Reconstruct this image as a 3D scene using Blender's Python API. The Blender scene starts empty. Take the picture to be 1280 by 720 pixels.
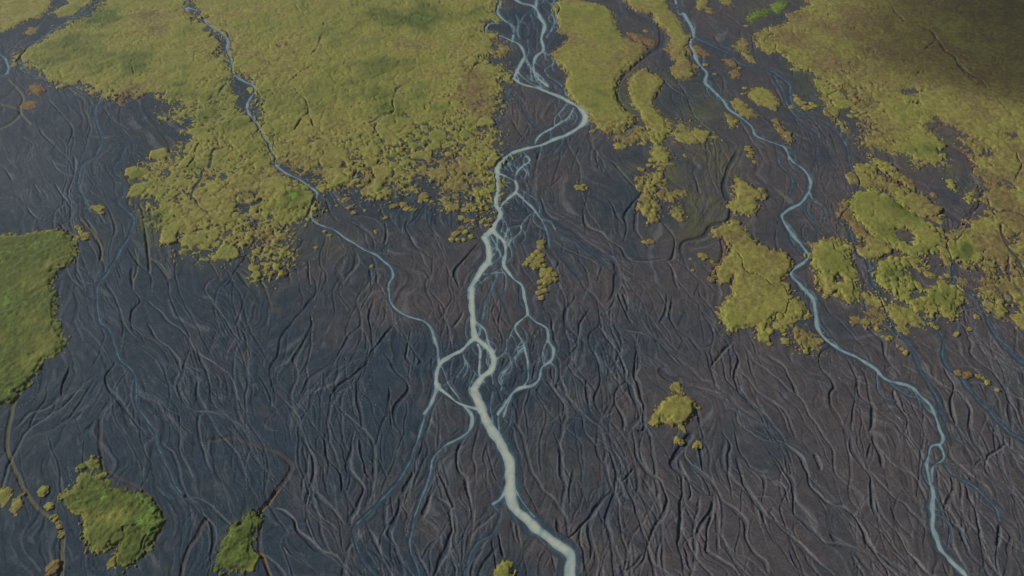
# moss and braided glacial rivers on a black sand plain, seen from the air
GRID_STEP = 1.0
SUN_ELEV, SUN_AZIM, SUN_STR, SKY_STR, EXPOSURE = 29, -72, 4.6, .05, .64
HAZE, HAZE_COL = .00005, (.97, .98, 1, 1)
CLOUDS = [((445, 410), 900, (260, 200, 60), .011, 3)]
SAND_COOL_SKY = ((.0125, .0225, .032), (.0265, .039, .051))  # bluish wet ash, the sky's reflection painted into its colour
SAND_WARM = ((.037, .0325, .0335), (.062, .0555, .057))
MOSS_RAMP = [(0, (.110, .072, .032)), (.25, (.118, .096, .034)), (.45, (.148, .137, .034)), (.6, (.124, .130, .029)), (.78, (.058, .073, .016)), (.9, (.058, .080, .017)), (1, (.090, .145, .023))]
WATER_RAMP = [(0, (.034, .056, .075)), (.35, (.090, .138, .158)), (.7, (.180, .222, .214)), (1, (.272, .292, .230))]
import bpy, math, random
import numpy as np

random.seed(7)
rng = np.random.default_rng(11)
f32 = np.float32

# ------------------------------------------------------------------ survey of the plain
# Every outline below was read off the photograph in 320x180 map squares at 4x
# (square (column, row)); it is laid out on the ground plane further down.
def sq(c, r, pts):
    return [(c * 320 + x / 4.0, r * 180 + y / 4.0) for x, y in pts]

# moss mats: (outline, fringe width m, thickness m, green 0..1, label)
MOSS = []
def moss(pts, fringe, thick, green, label, cat='moss patch'):
    MOSS.append((pts, fringe, thick, green, label, cat))

moss(sq(0,0,[(-860,-540),(250,-540),(255,0),(245,40),(190,88),(120,105),(60,140),(20,152),(-20,120),(-860,200)]),
     2, .55, .55, 'green mossy flat filling the top left corner beyond the grey channels', 'moss flat')
moss(sq(0,0,[(470,-540),(455,0),(400,40),(350,75),(290,78),(252,65),(300,40),(350,15),(370,-40),(380,-540)]),
     3, .4, .6, 'narrow ragged moss strip between two grey channels at the top left')
moss(sq(0,0,[(540,-540),(545,0),(480,70),(390,105),(310,150),(250,200),(180,240),(120,265),(116,290),(150,315),(210,350),(260,380),
     (320,405),(400,410),(460,430),(500,445),(540,465),(600,460),(650,470),(690,460),(720,440),(790,460),(850,480),(880,530),(870,585),(940,580),(990,610),
     (1000,690),(960,720),(900,750),(820,780),(790,810),(740,850),(715,890),(740,920),(760,970),(790,1010),(770,1060),(800,1100),(870,1160),(930,1195),
     (960,1230),(1000,1210),(1050,1200),(1080,1240),(1110,1262),(1120,1200),(1090,1150),(1060,1120),(1130,1110),(1180,1120),(1190,1220),(1240,1235),(1290,1220),
     (1310,1280),(1330,1360),(1365,1370),(1390,1320),(1440,1290),(1400,1230),(1380,1180),(1400,1130),(1450,1105),(1500,1080),(1530,1060),(1515,975),(1470,920),
     (1430,890),(1380,860),(1365,800),(1340,760),(1320,720),(1262,640),(1215,590),(1190,560),(1130,545),(1120,480),(1150,410),(1162,385),(1160,340),(1115,290),(1090,255),(1060,210),
     (1050,160),(1010,130),(960,90),(915,40),(895,0),(890,-540)]),
     7, .6, .6, 'broad green moss plain left of the thin blue stream, tapering to a clumpy tail', 'moss plain')
moss(sq(0,0,[(950,-540),(960,20),(1010,60),(1060,125),(1140,150),(1160,200),(1155,280),(1185,320),(1205,370),(1275,405),(1305,440),(1325,540),(1345,650),(1372,705),
     (1375,750),(1415,800),(1455,830),(1510,840),(1550,860),(1580,885),(1630,900),(1640,930),(1680,940),(1740,935),(1760,900),(1780,870),(1840,860),(1880,880),
     (1860,960),(1875,985),(1905,985),(1920,940),(1955,890),(1985,920),(2030,950),(2055,910),(2110,880),(2150,840),(2160,810),(2180,850),(2200,900),(2240,930),(2240,1010),(2285,1020),
     (2295,960),(2355,950),(2380,1000),(2400,1070),(2455,1005),(2475,930),(2430,870),(2430,840),(2490,785),(2450,750),(2458,690),(2430,640),(2410,610),(2460,560),
     (2480,520),(2490,400),(2515,340),(2460,320),(2385,305),(2365,360),(2345,372),(2375,305),(2440,262),(2470,225),(2445,180),(2415,140),(2385,120),(2405,100),
     (2490,105),(2475,85),(2420,45),(2385,32),(2470,30),(2480,0),(2480,-540)]),
     7, .6, .55, 'huge olive moss plain between the thin blue stream and the pale river', 'moss plain')
moss(sq(1,0,[(1200,215),(1260,225),(1275,250),(1240,285),(1200,290),(1180,260)]), 2, .4, .4,
     'small moss lobe pinched between a river loop and the huge olive plain')
moss(sq(2,0,[(205,40),(230,5),(300,-8),(400,15),(480,40),(505,70),(515,120),(530,150),(560,185),(610,208),(660,215),(670,258),(630,295),(580,330),(540,370),
     (520,410),(515,470),(535,520),(560,550),(600,580),(610,615),(560,655),(500,670),(450,650),(410,610),(380,570),(330,520),(290,480),(270,430),(285,370),(240,320),
     (190,270),(250,230),(300,188),(270,172),(220,160),(235,120),(220,70)]),
     1.5, .7, .5, 'large smooth yellow-green moss island right of the braided pale river', 'moss island')
moss(sq(2,0,[(590,165),(640,175),(665,195),(690,200),(718,216),(700,230),(675,222),(640,205),(600,200)]), 2, .4, .25,
     'brownish moss crumbs at the bend of the dark dry channel')
moss(sq(2,0,[(560,-540),(572,0),(592,25),(640,62),(710,68),(715,100),(745,130),(765,140),(790,190),(780,250),(800,290),(828,312),(800,350),(820,385),(870,397),(910,370),
     (915,330),(880,290),(852,280),(870,240),(888,185),(850,140),(822,90),(782,40),(760,0),(750,-540)]),
     2, .6, .45, 'long yellow-green moss tongue along the left bank of the right blue stream')
moss(sq(2,0,[(600,385),(630,355),(662,343),(700,368),(742,382),(750,412),(725,470),(690,510),(720,550),(770,600),(780,640),(772,690),(740,720),(760,750),(796,790),
     (760,812),(720,806),(688,775),(712,745),(700,690),(690,650),(655,600),(632,552),(592,520),(600,470),(582,420)]),
     1.5, .6, .5, 'hooked moss island with a pale rim in the bend of the dark channel', 'moss island')
moss(sq(2,0,[(520,692),(600,645),(650,640),(690,665),(690,695),(640,705),(560,712)]), 4, .35, .45,
     'broken moss fringe just under the large smooth island')
moss(sq(2,0,[(790,640),(850,625),(920,650),(975,690),(930,700),(860,695),(800,680)]), 6, .4, .45,
     'scatter of olive moss lumps right of the hooked moss island')
moss(sq(2,1,[(625,180),(680,150),(740,143),(772,180),(778,240),(740,275),(705,245),(722,300),(742,372),(690,397),(678,350),(636,335),(660,280),(650,230)]),
     1.5, .6, .5, 'bright bean-shaped moss island with a notch in its right side', 'moss island')
moss(sq(2,1,[(750,285),(780,255),(800,235),(835,240),(830,265),(790,275)]), 2.5, .4, .45, 'loose moss crumbs off the notch of the bean-shaped island')
moss(sq(2,1,[(788,322),(830,313),(857,350),(820,372),(792,352)]), 1.5, .45, .5, 'small round moss islet below right of the bean-shaped island', 'moss island')
moss(sq(2,1,[(1118,165),(1180,200),(1242,235),(1262,265),(1205,288),(1245,310),(1225,340),(1182,362),(1110,335),(1092,300),(1115,278)]),
     1.5, .6, .5, 'triangular moss island beside the dark winding channel right of centre', 'moss island')
moss(sq(2,1,[(1000,430),(1070,405),(1100,390),(1150,410),(1170,440),(1240,510),(1320,540),(1370,540),(1400,600),(1390,650),(1350,680),(1385,730),(1400,790),(1375,860),(1330,850),
     (1290,890),(1262,985),(1232,962),(1225,910),(1130,930),(1090,942),(1045,870),(1040,840),(1060,800),(1100,750),(1108,700),(1108,660),(1060,695),(1038,690),(1020,630),(1060,570),(1095,530),(1070,480),(1010,460)]),
     1.2, .75, .5, 'large bright moss island split by a thin dark crack, right of centre', 'moss island')
moss(sq(3,2,[(50,80),(90,40),(140,48),(182,75),(197,110),(170,150),(112,182),(70,212),(48,190),(66,140)]), 1.5, .55, .5,
     'blocky moss island hugging the right blue stream below the cracked island', 'moss island')
moss(sq(3,2,[(150,215),(200,212),(240,275),(222,300),(195,312),(165,262)]), 3, .4, .35, 'crumbling moss remnant at the inside of the right stream bend')
moss(sq(3,1,[(212,500),(280,475),(350,473),(412,495),(402,560),(422,620),(440,700),(452,760),(425,795),(400,800),(380,770),(340,740),(268,725),(262,690),(250,640),(220,580),(200,540)]),
     2, .65, .5, 'four-sided moss island between the right blue stream and its side channel', 'moss island')
moss(sq(3,2,[(462,38),(500,28),(560,52),(562,100),(540,112),(590,150),(560,185),(540,130),(515,80)]), 3, .4, .45, 'thin broken moss band below the four-sided island')
moss(sq(3,2,[(412,148),(470,165),(520,150),(520,168),(475,182),(425,172)]), 1.5, .35, .5, 'flat moss sliver rimming a dark sand hollow')
moss(sq(3,1,[(408,300),(450,250),(540,230),(630,270),(680,320),(740,360),(800,390),(850,420),(892,480),(850,530),(790,550),(730,570),(650,530),(600,500),(540,460),(500,430),(440,390),(420,340)]),
     1.5, .65, .62, 'broad oval moss island with a dark wet hollow in it', 'moss island')
moss(sq(3,1,[(428,120),(470,110),(520,105),(530,140),(600,180),(700,230),(770,270),(802,300),(822,340),(770,345),(700,340),(650,290),(580,228),(500,222),(470,200),(440,150)]),
     3, .5, .4, 'lumpy moss ridge along the upper edge of the broad oval island')
moss(sq(3,1,[(355,345),(400,300),(412,345),(480,400),(520,440),(480,445),(400,385)]), 3, .4, .25, 'brownish crumbly moss toe at the left end of the oval island')
moss(sq(3,1,[(515,58),(560,80),(640,130),(700,170),(732,187),(702,207),(640,172),(570,132),(528,100)]), 2, .45, .5,
     'slender moss strip lying between two dark channels above the lumpy ridge')
moss(sq(3,1,[(570,600),(612,570),(700,560),(780,570),(792,600),(742,620),(772,650),(850,680),(942,710),(965,735),(972,780),(942,830),(910,872),(882,852),(872,812),(840,797),
     (800,805),(832,822),(852,855),(812,862),(790,822),(742,825),(690,790),(622,742),(590,720),(552,690),(540,650),(580,620)]),
     2, .6, .5, 'wide ragged moss island just below the broad oval one', 'moss island')
moss(sq(3,1,[(850,530),(880,545),(902,572),(917,602),(890,607),(862,572)]), 1.2, .45, .35, 'small brown-rimmed moss sliver beside the dark gully on the right')
moss(sq(3,1,[(472,520),(510,480),(560,490),(587,540),(540,562),(500,562)]), 2.5, .5, .4, 'knobbly moss islet left of the broad oval island', 'moss island')
moss(sq(3,2,[(598,90),(650,88),(742,120),(768,170),(740,192),(702,190),(690,238),(650,217),(630,150),(595,120)]), 2, .5, .5,
     'jagged moss wedge pointing down toward the sand at right', 'moss island')
moss(sq(3,1,[(948,672),(1000,680),(1007,712),(960,706)]), 1, .35, .3, 'tiny brownish moss islet in the dark gully at right', 'moss island')
moss(sq(3,0,[(215,-540),(205,20),(150,80),(100,120),(0,158),(-45,178),(0,212),(60,240),(110,280),(160,340),(230,360),(262,390),(320,430),(352,480),(380,510),(430,490),(470,530),(502,560),
     (482,620),(480,680),(485,725),(560,732),(620,757),(650,732),(720,780),(740,812),(760,790),(800,812),(852,815),(857,780),(850,725),(838,690),(790,640),(740,605),(810,580),(870,600),
     (970,670),(1010,725),(1040,780),(1062,860),(1112,920),(1112,990),(1160,1030),(1142,1070),(1052,1120),(990,1160),(920,1240),(930,1280),(980,1310),(1060,1320),(1120,1310),
     (1180,1320),(1170,1390),(1200,1480),(1235,1560),(1290,1620),(1900,1700),(1900,-540)]),
     4.5, .5, .38, 'vast brownish moss plain filling the upper right of the view', 'moss plain')
moss(sq(3,1,[(1065,640),(1100,620),(1140,640),(1150,720),(1180,800),(1205,850),(1180,830),(1150,862),(1100,832),(1070,770),(1055,720)]), 2, .5, .4,
     'olive moss spur under the bright green wedge at far right', 'moss patch')
moss(sq(0,1,[(-860,455),(40,460),(120,455),(200,440),(280,430),(330,445),(370,490),(377,540),(350,590),(310,610),(265,632),(255,690),(262,725),(282,770),(266,830),(282,900),
     (322,980),(322,1010),(270,1060),(220,1072),(172,1150),(150,1190),(80,1240),(50,1280),(0,1310),(-860,1560)]),
     1.2, .8, .80, 'bulging green moss headland at the left edge of the view', 'moss headland')
moss(sq(0,3,[(308,322),(380,270),(400,222),(440,205),(500,240),(560,280),(640,300),(700,310),(760,370),(797,420),(790,480),(750,550),(720,592),(700,600),(660,650),(620,667),(590,610),(602,560),
     (622,500),(595,515),(560,570),(520,592),(470,590),(430,560),(430,480),(420,420),(380,400),(330,405),(342,360)]),
     1.2, .6, .84, 'dark green moss island with a notched lower edge, lower left', 'moss island')
moss(sq(0,3,[(542,652),(570,620),(597,650),(570,682)]), .8, .4, .6, 'small moss islet under the notched lower left island', 'moss island')
moss(sq(0,3,[(428,162),(460,135),(495,148),(492,180),(450,182)]), .8, .35, .8, 'bright green moss tuft just above the notched lower left island')
moss(sq(0,3,[(1282,395),(1230,412),(1202,470),(1160,462),(1150,500),(1120,570),(1085,632),(1074,680),(1130,692),(1240,696),(1262,680),(1256,600),(1266,520),(1276,460)]),
     1, .6, .82, 'wedge-shaped green moss island at the bottom edge, left of the brown rill', 'moss island')
moss(sq(0,3,[(-500,290),(-60,300),(40,288),(62,310),(10,358),(-60,375),(-500,400)]), 1, .4, .55, 'moss scrap cut by the left edge low in the view')
moss(sq(0,3,[(60,420),(70,370),(85,325),(105,320),(100,370),(75,412),(40,425)]), 1, .4, .5, 'thin dark moss streak beside the olive rill at lower left')
moss(sq(1,3,[(1188,725),(1200,680),(1230,645),(1265,655),(1282,690),(1285,790),(1180,800)]), .7, .5, .5, 'yellow-green moss knob at the bottom edge by the pale river', 'moss island')
moss(sq(2,2,[(685,665),(720,620),(770,560),(820,537),(880,540),(897,555),(912,590),(905,640),(880,672),(850,692),(810,680),(790,650),(750,645),(730,690),(690,685)]),
     .8, .75, .5, 'lone yellow-green moss island with scalloped edge in open sand', 'moss island')
moss(sq(2,2,[(800,490),(830,475),(857,500),(847,530),(815,522)]), .8, .5, .5, 'rounded moss islet touching the top of the lone scalloped island', 'moss island')
moss(sq(2,1,[(140,490),(160,468),(168,500),(150,518)]), .8, .35, .3, 'little tan moss islet in the blue channel above the olive lumps', 'moss island')
moss(sq(0,1,[(455,315),(500,303),(522,328),(490,340)]), 1, .3, .7, 'bright little moss patch in the grey sand left of the moss tail')
moss(sq(0,1,[(385,422),(410,408),(420,440),(405,462)]), 1, .35, .55, 'small moss lump just right of the left headland')
moss(sq(0,0,[(155,440),(180,410),(222,455),(195,477),(165,470)]), 1.2, .4, .05, 'rusty brown moss lump on grey sand under the upper left plain')
moss(sq(0,0,[(108,532),(140,505),(197,515),(150,542)]), 1.2, .35, .15, 'flat tan moss scrap beside the grey channel at far left')
moss(sq(0,0,[(586,492),(615,470),(608,530),(595,528)]), 1.2, .35, .12, 'narrow brown moss tooth hanging below the upper left plain')
moss(sq(0,0,[(120,165),(150,140),(187,130),(180,165),(140,178)]), 1.5, .3, .35, 'small moss islet in the grey channel at the top left', 'moss island')
moss(sq(2,0,[(1120,245),(1155,180),(1182,215),(1176,265),(1210,310),(1190,312),(1150,262)]), 1.5, .4, .4, 'hooked yellow moss bit above the two rusty patches at upper right')
moss(sq(2,0,[(1165,95),(1230,52),(1300,40),(1265,80),(1200,112)]), 2, .35, .95, 'vivid green moss patch on dark wet sand at the top right of centre')
moss(sq(3,0,[(8,45),(40,8),(82,5),(102,35),(50,66)]), 1.5, .35, .95, 'vivid green moss tuft at the top beside the brown plain')
moss(sq(2,0,[(1220,190),(1260,160),(1330,165),(1330,262),(1280,272),(1240,235)]), 2, .4, .42, 'olive moss lobe under the tip of the vast brown plain')
moss(sq(2,0,[(855,228),(890,222),(900,245),(930,225),(985,262),(965,287),(915,285),(870,262)]), 1.5, .4, .0, 'rust coloured moss straddling the fork of the right blue stream')
moss(sq(2,0,[(1068,302),(1110,294),(1137,330),(1092,336)]), 1, .4, .05, 'rusty oval moss patch, upper of two in the sand right of the stream')
moss(sq(2,0,[(1086,362),(1130,348),(1142,388),(1110,392)]), 1, .4, .1, 'rusty moss patch, lower of two in the sand right of the stream')
moss(sq(2,0,[(1095,512),(1130,498),(1180,540),(1232,577),(1190,592),(1130,556)]), 1.5, .5, .45, 'yellow moss strip on the right bank of the blue stream')
moss(sq(2,0,[(1062,572),(1110,580),(1122,630),(1092,638)]), 1.5, .4, .45, 'stubby moss patch on the left bank of the blue stream')
moss(sq(2,0,[(1182,462),(1230,438),(1290,448),(1325,490),(1330,560),(1290,545),(1200,502)]), 1.5, .5, .45, 'blunt yellow moss island mid-sand between the two upper right streams', 'moss island')
moss(sq(2,0,[(915,-60),(985,-60),(972,42),(930,47)]), 1.5, .4, .35, 'olive moss lump at the very top right of the stream mouth')
moss(sq(2,0,[(1040,-80),(1110,-80),(1092,27),(1050,15)]), 1.5, .4, .4, 'small moss bit at the top between lump and vivid green patch')
moss(sq(3,0,[(238,390),(270,410),(312,490),(335,560),(392,620),(402,664),(370,640),(318,580),(288,500),(260,460)]), 2.5, .4, .4, 'thin yellow moss ribbon running beside the edge of the brown plain')
moss(sq(3,0,[(40,600),(60,620),(95,665),(115,690),(100,715),(70,670),(42,640)]), 2, .35, .35, 'chain of tan moss crumbs below the blunt yellow island')
moss(sq(3,1,[(890,180),(915,178),(945,215),(930,232),(905,215)]), 1.2, .35, .7, 'fresh green moss dab on the grey fan at right')
moss(sq(3,1,[(980,250),(1010,235),(1035,240),(1030,285),(1000,290)]), 2, .3, .7, 'second fresh green moss dab inside the dark loop at right')

# dark cracks and gullies cut into the moss: (points, half width m)
CRACKS = [(sq(*a), w) for a, w in [
 ((3,0,[(600,-20),(630,55),(665,95),(705,122)]),1.2),((3,0,[(755,125),(810,165),(850,200),(890,255),(940,310),(1010,370),(1100,440)]),1.6),
 ((3,0,[(850,200),(780,250)]),.9),((3,0,[(940,320),(1040,410),(1090,440)]),1.0),((3,0,[(700,395),(770,350)]),.7),((3,0,[(290,30),(310,90)]),.7),
 ((1,0,[(190,20),(222,68)]),1.0),((1,0,[(350,108),(322,180),(310,232),(282,285)]),.9),((1,0,[(282,320),(190,390),(120,432)]),.8),
 ((1,0,[(180,440),(250,500),(252,570),(170,670)]),.9),((1,0,[(250,560),(300,640)]),.8),((1,0,[(760,405),(690,480),(680,560),(610,590),(530,630)]),1.1),((1,0,[(612,600),(600,660),(632,700)]),.9),
 ((1,0,[(800,450),(720,470)]),.6),((1,0,[(1065,372),(1160,270)]),1.0),((1,0,[(590,110),(690,90)]),.6),((1,0,[(350,190),(410,178)]),.5),
 ((0,0,[(550,212),(605,150)]),.7),((0,0,[(660,290),(672,380)]),.7),((0,0,[(1160,395),(1090,470)]),1.1),((0,0,[(1080,470),(1000,520),(880,560)]),.8),((0,0,[(1100,80),(1110,130)]),.7),
 ((0,1,[(1000,0),(940,110),(830,160),(780,190)]),.8),((0,1,[(1120,10),(1060,60),(1040,130)]),1.3),((0,1,[(930,240),(1060,370)]),.9),((0,1,[(940,240),(820,290)]),.8),
 ((0,1,[(1180,330),(1240,300),(1320,280)]),2.2),((0,1,[(1020,110),(990,200),(950,280)]),1.1),
 ((2,1,[(1045,480),(1090,500),(1130,560),(1180,640),(1280,690),(1310,715)]),.35),((3,1,[(325,480),(330,530),(395,575)]),.4),
 ((3,1,[(1150,400),(1190,480),(1230,560),(1290,640)]),1.5),((3,1,[(1190,480),(1280,440)]),1.0),((3,1,[(1160,330),(1250,350),(1290,380)]),1.1),((3,1,[(1210,560),(1200,690)]),1.6),((3,1,[(1240,30),(1260,120),(1230,190)]),.8),
 ((3,2,[(1200,10),(1230,80),(1290,130)]),1.0),((2,0,[(325,60),(345,30)]),.5),((0,3,[(710,590),(720,540),(780,480)]),.35),((0,3,[(600,520),(640,480),(690,470)]),.35)]]
# bare black holes in the moss (x, y, half width px, half height px)
HOLES = [(530,160,9,7),(536,172,8,9),(548,178,6,5),(506,143,4,3),(562,167,6,4),(574,158,8,3),(460,157,3,2),(515,156,6,3),(542,190,10,9),(530,186,6,4),(590,150,6,5),(592,140,4,3),
 (352,58,11,4),(1138,115,14,5),(1150,128,10,5),(1165,155,18,9),(1185,170,14,8),(1133,293,9,8),(1140,302,6,5),(212,8,6,5),(296,118,9,7),(300,130,8,7),(280,222,8,6),(300,262,18,7),
 (1118,175,9,4),(620,60,3,10),(205,215,9,5),(212,200,14,4),(640,195,3,3),(480,62,0,0),(250,225,5,4),(285,280,10,7),(1150,340,14,10),(1160,355,14,8),(1166,345,8,8),(1050,350,8,6),
 (1232,192,12,5),(1262,228,14,7),(1215,232,6,8),(1270,170,12,4),(1222,345,9,10),(1268,380,12,7),(1240,395,6,8),(1205,170,8,4),(1090,105,7,3),(1105,150,5,6),(1128,135,6,3),(1150,370,10,6),(105,612,3,3),(125,645,5,4),(1265,300,10,12),(1255,340,8,14)]

# flowing water: (river, points, full width px, milkiness 0..1, depth m)
WATER = []
def wat(kind, pts, w, milk, d=.35):
    WATER.append((kind, pts, w, milk, d))
R = 'river'
wat(R,[(702,760),(710,735),(713,712),(712,692),(698,682),(677,665),(656,648),(642,632),(638,615),(637,600),(637,577),(626,556),(614,536),(600,507),(592,487)],[15,15,15,14,13,13,13,14,16,15,13,14,14,13,11],1,.6)
wat(R,[(592,487),(602,472),(615,460),(617,447),(607,432),(594,422),(592,410),(591,395),(589,375),(589,360),(593,352),(602,338),(610,325),(610,310),(606,297)],[11,9,8,7,7,8,8,9,8,8,8,9,9,8,9],1,.5)
wat(R,[(606,297),(617,283),(625,267),(620,255),(622,237),(621,222),(622,207),(628,200),(640,192),(655,186),(677,181),(692,175),(710,167),(727,157),(732,147),(727,137),(712,127),(690,117),(672,110),(652,105),(641,98)],[9,7,7,6,5,6,7,6,6,5,5,6,6,7,8,7,7,6,5,4,5],1,.5)
wat(R,[(641,98),(650,82),(656,70),(650,57),(640,51),(627,45),(615,41),(607,37),(612,30),(624,29)],[5,4,5,4,3,4,3,3,3,2],.8,.35)
wat(R,[(641,50),(642,36),(640,32),(630,25),(622,15),(625,0),(628,-40),(634,-130)],[3,4,4,4,4,5,5,6],.7,.35)
wat(R,[(629,-40),(640,-8),(650,3),(667,8),(675,22),(681,32),(677,47),(679,62),(669,72),(667,87),(672,97),(684,108)],[3,4,5,5,5,5,4,4,4,4,4,3],.85,.4)
wat(R,[(679,63),(692,77),(681,87),(686,96),(700,105),(711,122)],[2,2,2,2,2,2],.6,.25)
wat(R,[(656,72),(663,85),(664,100)],[2,2,2],.5,.22); wat(R,[(662,-20),(690,8),(695,30),(683,46)],[3,2,2,2],.35,.22)
wat(R,[(667,10),(655,20),(648,35),(650,50)],[2,2,2,2],.4,.2); wat(R,[(683,-30),(672,-5),(670,10)],[4,4,3],.6,.3)
wat(R,[(667,90),(678,98),(690,104),(695,112)],[2,2,2,2],.45,.2); wat(R,[(655,75),(645,88),(648,100)],[2,3,2],.6,.2)
wat(R,[(717,135),(710,147),(690,160),(674,170),(668,180)],[2,3,3,3,3],.7,.25); wat(R,[(708,130),(699,144)],[2,3],.4,.2)
wat(R,[(645,104),(636,115),(634,130),(630,145),(624,160)],[2,2,1.6,1.6,1.6],.2,.2)
wat(R,[(622,216),(640,224),(646,231)],[3,2,2],.7,.3); wat(R,[(655,190),(662,200),(650,210),(644,222),(647,235),(641,243),(628,255),(623,264)],[1.6,2,3,3,4,4,3,3],.75,.3)
wat(R,[(650,212),(640,205),(632,204)],[1.6,1.6,1.6],.5,.2)
wat(R,[(645,240),(655,250),(667,262),(677,275),(684,290),(686,310)],[4,3,3,3,3,3],[.75,.6,.6,.4,.15,.1],.28); wat(R,[(665,266),(652,280),(650,290),(640,300),(632,312)],[2,2,2,2,2],.6,.25)
wat(R,[(606,293),(615,290),(630,302),(632,317),(630,332),(640,346),(652,357),(656,372),(659,392)],[6,5,5,5,5,4,4,4,4],.9,.4)
wat(R,[(617,284),(622,300),(620,315),(611,326)],[3,3,2,2],.5,.25); wat(R,[(627,270),(634,285),(630,300)],[2,2,2],.5,.22)
wat(R,[(630,335),(615,342),(602,352)],[1.6,1.6,2],.5,.22)
wat(R,[(659,392),(670,402),(684,412),(687,427),(692,437),(689,450),(677,460),(675,472),(665,482),(650,486),(640,492),(633,503),(622,518)],[3,3,3,4,5,4,4,4,4,3,4,3,3],.75,.32)
wat(R,[(659,394),(645,405),(645,415),(655,430),(659,450),(660,472),(655,482)],[3,3,3,2.4,2,2,2],.6,.28); wat(R,[(653,434),(640,450),(628,470),(626,487)],[1.8,1.8,1.8,1.8],.55,.25)
wat(R,[(595,402),(607,412),(610,427),(617,440)],[2,2,2,2],.6,.25); wat(R,[(597,430),(600,442),(599,465),(605,472)],[3,3,3,3],.8,.3)
wat(R,[(633,424),(632,437),(621,448)],[1.5,1.5,1.5],.5,.22)
wat(R,[(592,424),(577,437),(560,447),(550,455),(546,470),(547,482),(560,495),(577,505),(597,511)],[6,6,6,6,7,6,4,4,4],.95,.4)
wat(R,[(552,457),(557,470),(562,482),(575,500)],[2,2,2,2],.6,.25); wat(R,[(577,439),(581,455),(572,472)],[1.6,1.6,1.6],.55,.2)
wat(R,[(606,478),(598,470),(590,463)],[2,2,2],.3,.2)
wat(R,[(547,482),(540,502),(531,517)],[7,6,5],.7,.35)
wat(R,[(531,517),(525,540),(512,577),(495,605),(470,632),(446,655),(442,672),(455,702),(475,728),(490,760)],[4,4,4,3.5,3,3,3,3,3,3],[.6,.35,.22,.16,.14,.12,.12,.12,.12],.22)
wat(R,[(580,508),(590,522),(585,540),(557,557),(542,572),(537,595),(527,622),(515,660),(513,685),(522,712),(530,750)],[4,5,4,3,3,3,3,2.5,2.5,2.5,2.5],[.6,.5,.35,.25,.2,.15,.12,.12,.12],.24)
wat(R,[(633,610),(625,623),(617,630)],[5,4,3],.7,.3); wat(R,[(618,632),(625,645),(615,667),(595,682),(582,712),(580,750)],[2,2,2,2,2,2],.12,.2)
wat(R,[(641,608),(648,618),(657,632),(668,646)],[2,2,2,2],.45,.25); wat(R,[(640,513),(637,530),(628,545)],[2,2,2],.3,.2)
S1 = 'left'
wat(S1,[(222,-130),(231,0),(236,9),(247,15),(260,30),(275,40),(284,50),(284,62),(290,80),(292,92),(305,102),(318,109),(311,127),(310,140),(320,154),(327,167),(336,178),(338,188),(344,196),(345,207),(357,216),(375,225),(390,235),(396,243),(390,257),(387,268),(395,278),(415,287),(437,300),(455,312),(475,322),(487,332),(491,345),(485,356),(486,366),(492,382),(507,395),(530,401),(540,412),(545,432),(549,455)],
    [4,4,4,3,3,4,6,4,3,4,4,4,4,4,4,4,4,4,4,5,4,4,4,4,4,4,4,4,4,5,4,4,4,3,3,4,4,4,4,5,5],.6,.32)
wat(S1,[(318,109),(325,122),(322,140),(321,152)],[2,3,2,2],.3,.2); wat(S1,[(276,38),(283,40),(286,50)],[3,4,3],.2,.3); wat(S1,[(284,62),(276,68)],[2,2],.2,.2)
S2 = 'right'
wat(S2,[(834,-130),(845,5),(855,17),(865,35),(867,45),(862,54),(867,67),(875,82),(884,92),(881,102),(890,112),(905,127),(912,137),(927,147),(940,160),(945,169),(960,176),(972,180),(980,185),(990,200),(1005,212),(1012,225),(1011,240),(1000,254),(980,266),(977,272),(987,287),(1000,305),(1009,322),(992,337),(990,345),(1000,357),(1007,363),(1017,375),(1020,390),(1021,407),(1030,422),(1047,435),(1072,447),(1095,462),(1112,476),(1135,482),(1150,492),(1165,512),(1175,535),(1179,545),(1175,555),(1163,560),(1160,577),(1161,598),(1165,612),(1166,625),(1167,640),(1166,660),(1172,677),(1187,700),(1207,719),(1235,750)],
    [4,4,5,5,6,4,5,5,5,5,5,5,4,4,4,4,4,3.5,3.5,3.5,4,4,4,5,5,4,5,5,4,4,4,5,5,6,6,6,5,5,5,5,5,5,4,4,5,5,3.5,3.5,4,4,6,7,7,7,7,6,6,6],.68,.34)
wat(S2,[(1173,556),(1180,572),(1168,582),(1165,602)],[2.5,2.5,2.5,3],.5,.25)
wat(S2,[(869,46),(890,57),(910,67),(927,80),(945,84),(960,87),(975,95),(987,107),(988,122),(1000,140),(1035,155),(1052,172),(1058,182),(1061,197),(1066,213),(1075,227),(1069,240),(1056,252)],[3.5,3,3,3,2.5,3,3,3.5,3.5,3,3,2.5,2.5,2.5,2.5,2.5,2.5,2],.15,.2)
wat(S2,[(1055,276),(1067,300),(1072,317),(1085,327),(1090,350),(1097,365),(1107,390),(1120,412),(1135,430),(1145,450),(1155,470),(1172,500),(1181,527)],[2,2.5,2.5,2.5,2.5,2.5,2.5,2.5,2.5,2.5,2.5,2.5,2],.12,.18)
wat(S2,[(970,182),(976,205),(990,225),(987,242)],[2,2,2,2],.3,.2); wat(S2,[(1012,240),(1017,250),(1027,258)],[2.5,2,1.5],.45,.2); wat(S2,[(998,256),(1006,266),(1023,287)],[2,2,1.6],.25,.18)
wat(S2,[(1113,477),(1130,492),(1150,500),(1165,515)],[2.5,2.5,2.5,2],.2,.2); wat(S2,[(863,54),(872,50),(870,46)],[2,2,2],.4,.2)
wat(S2,[(1022,395),(1026,408),(1036,420)],[2,2,2],.3,.2)
S3 = 'far_left'
wat(S3,[(-140,40),(-40,52),(0,69),(9,80),(10,88),(0,95),(-60,110),(-140,125)],[5,5,5,4,4,4,4,4],.35,.3)
S4 = 'grey_left'
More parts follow.
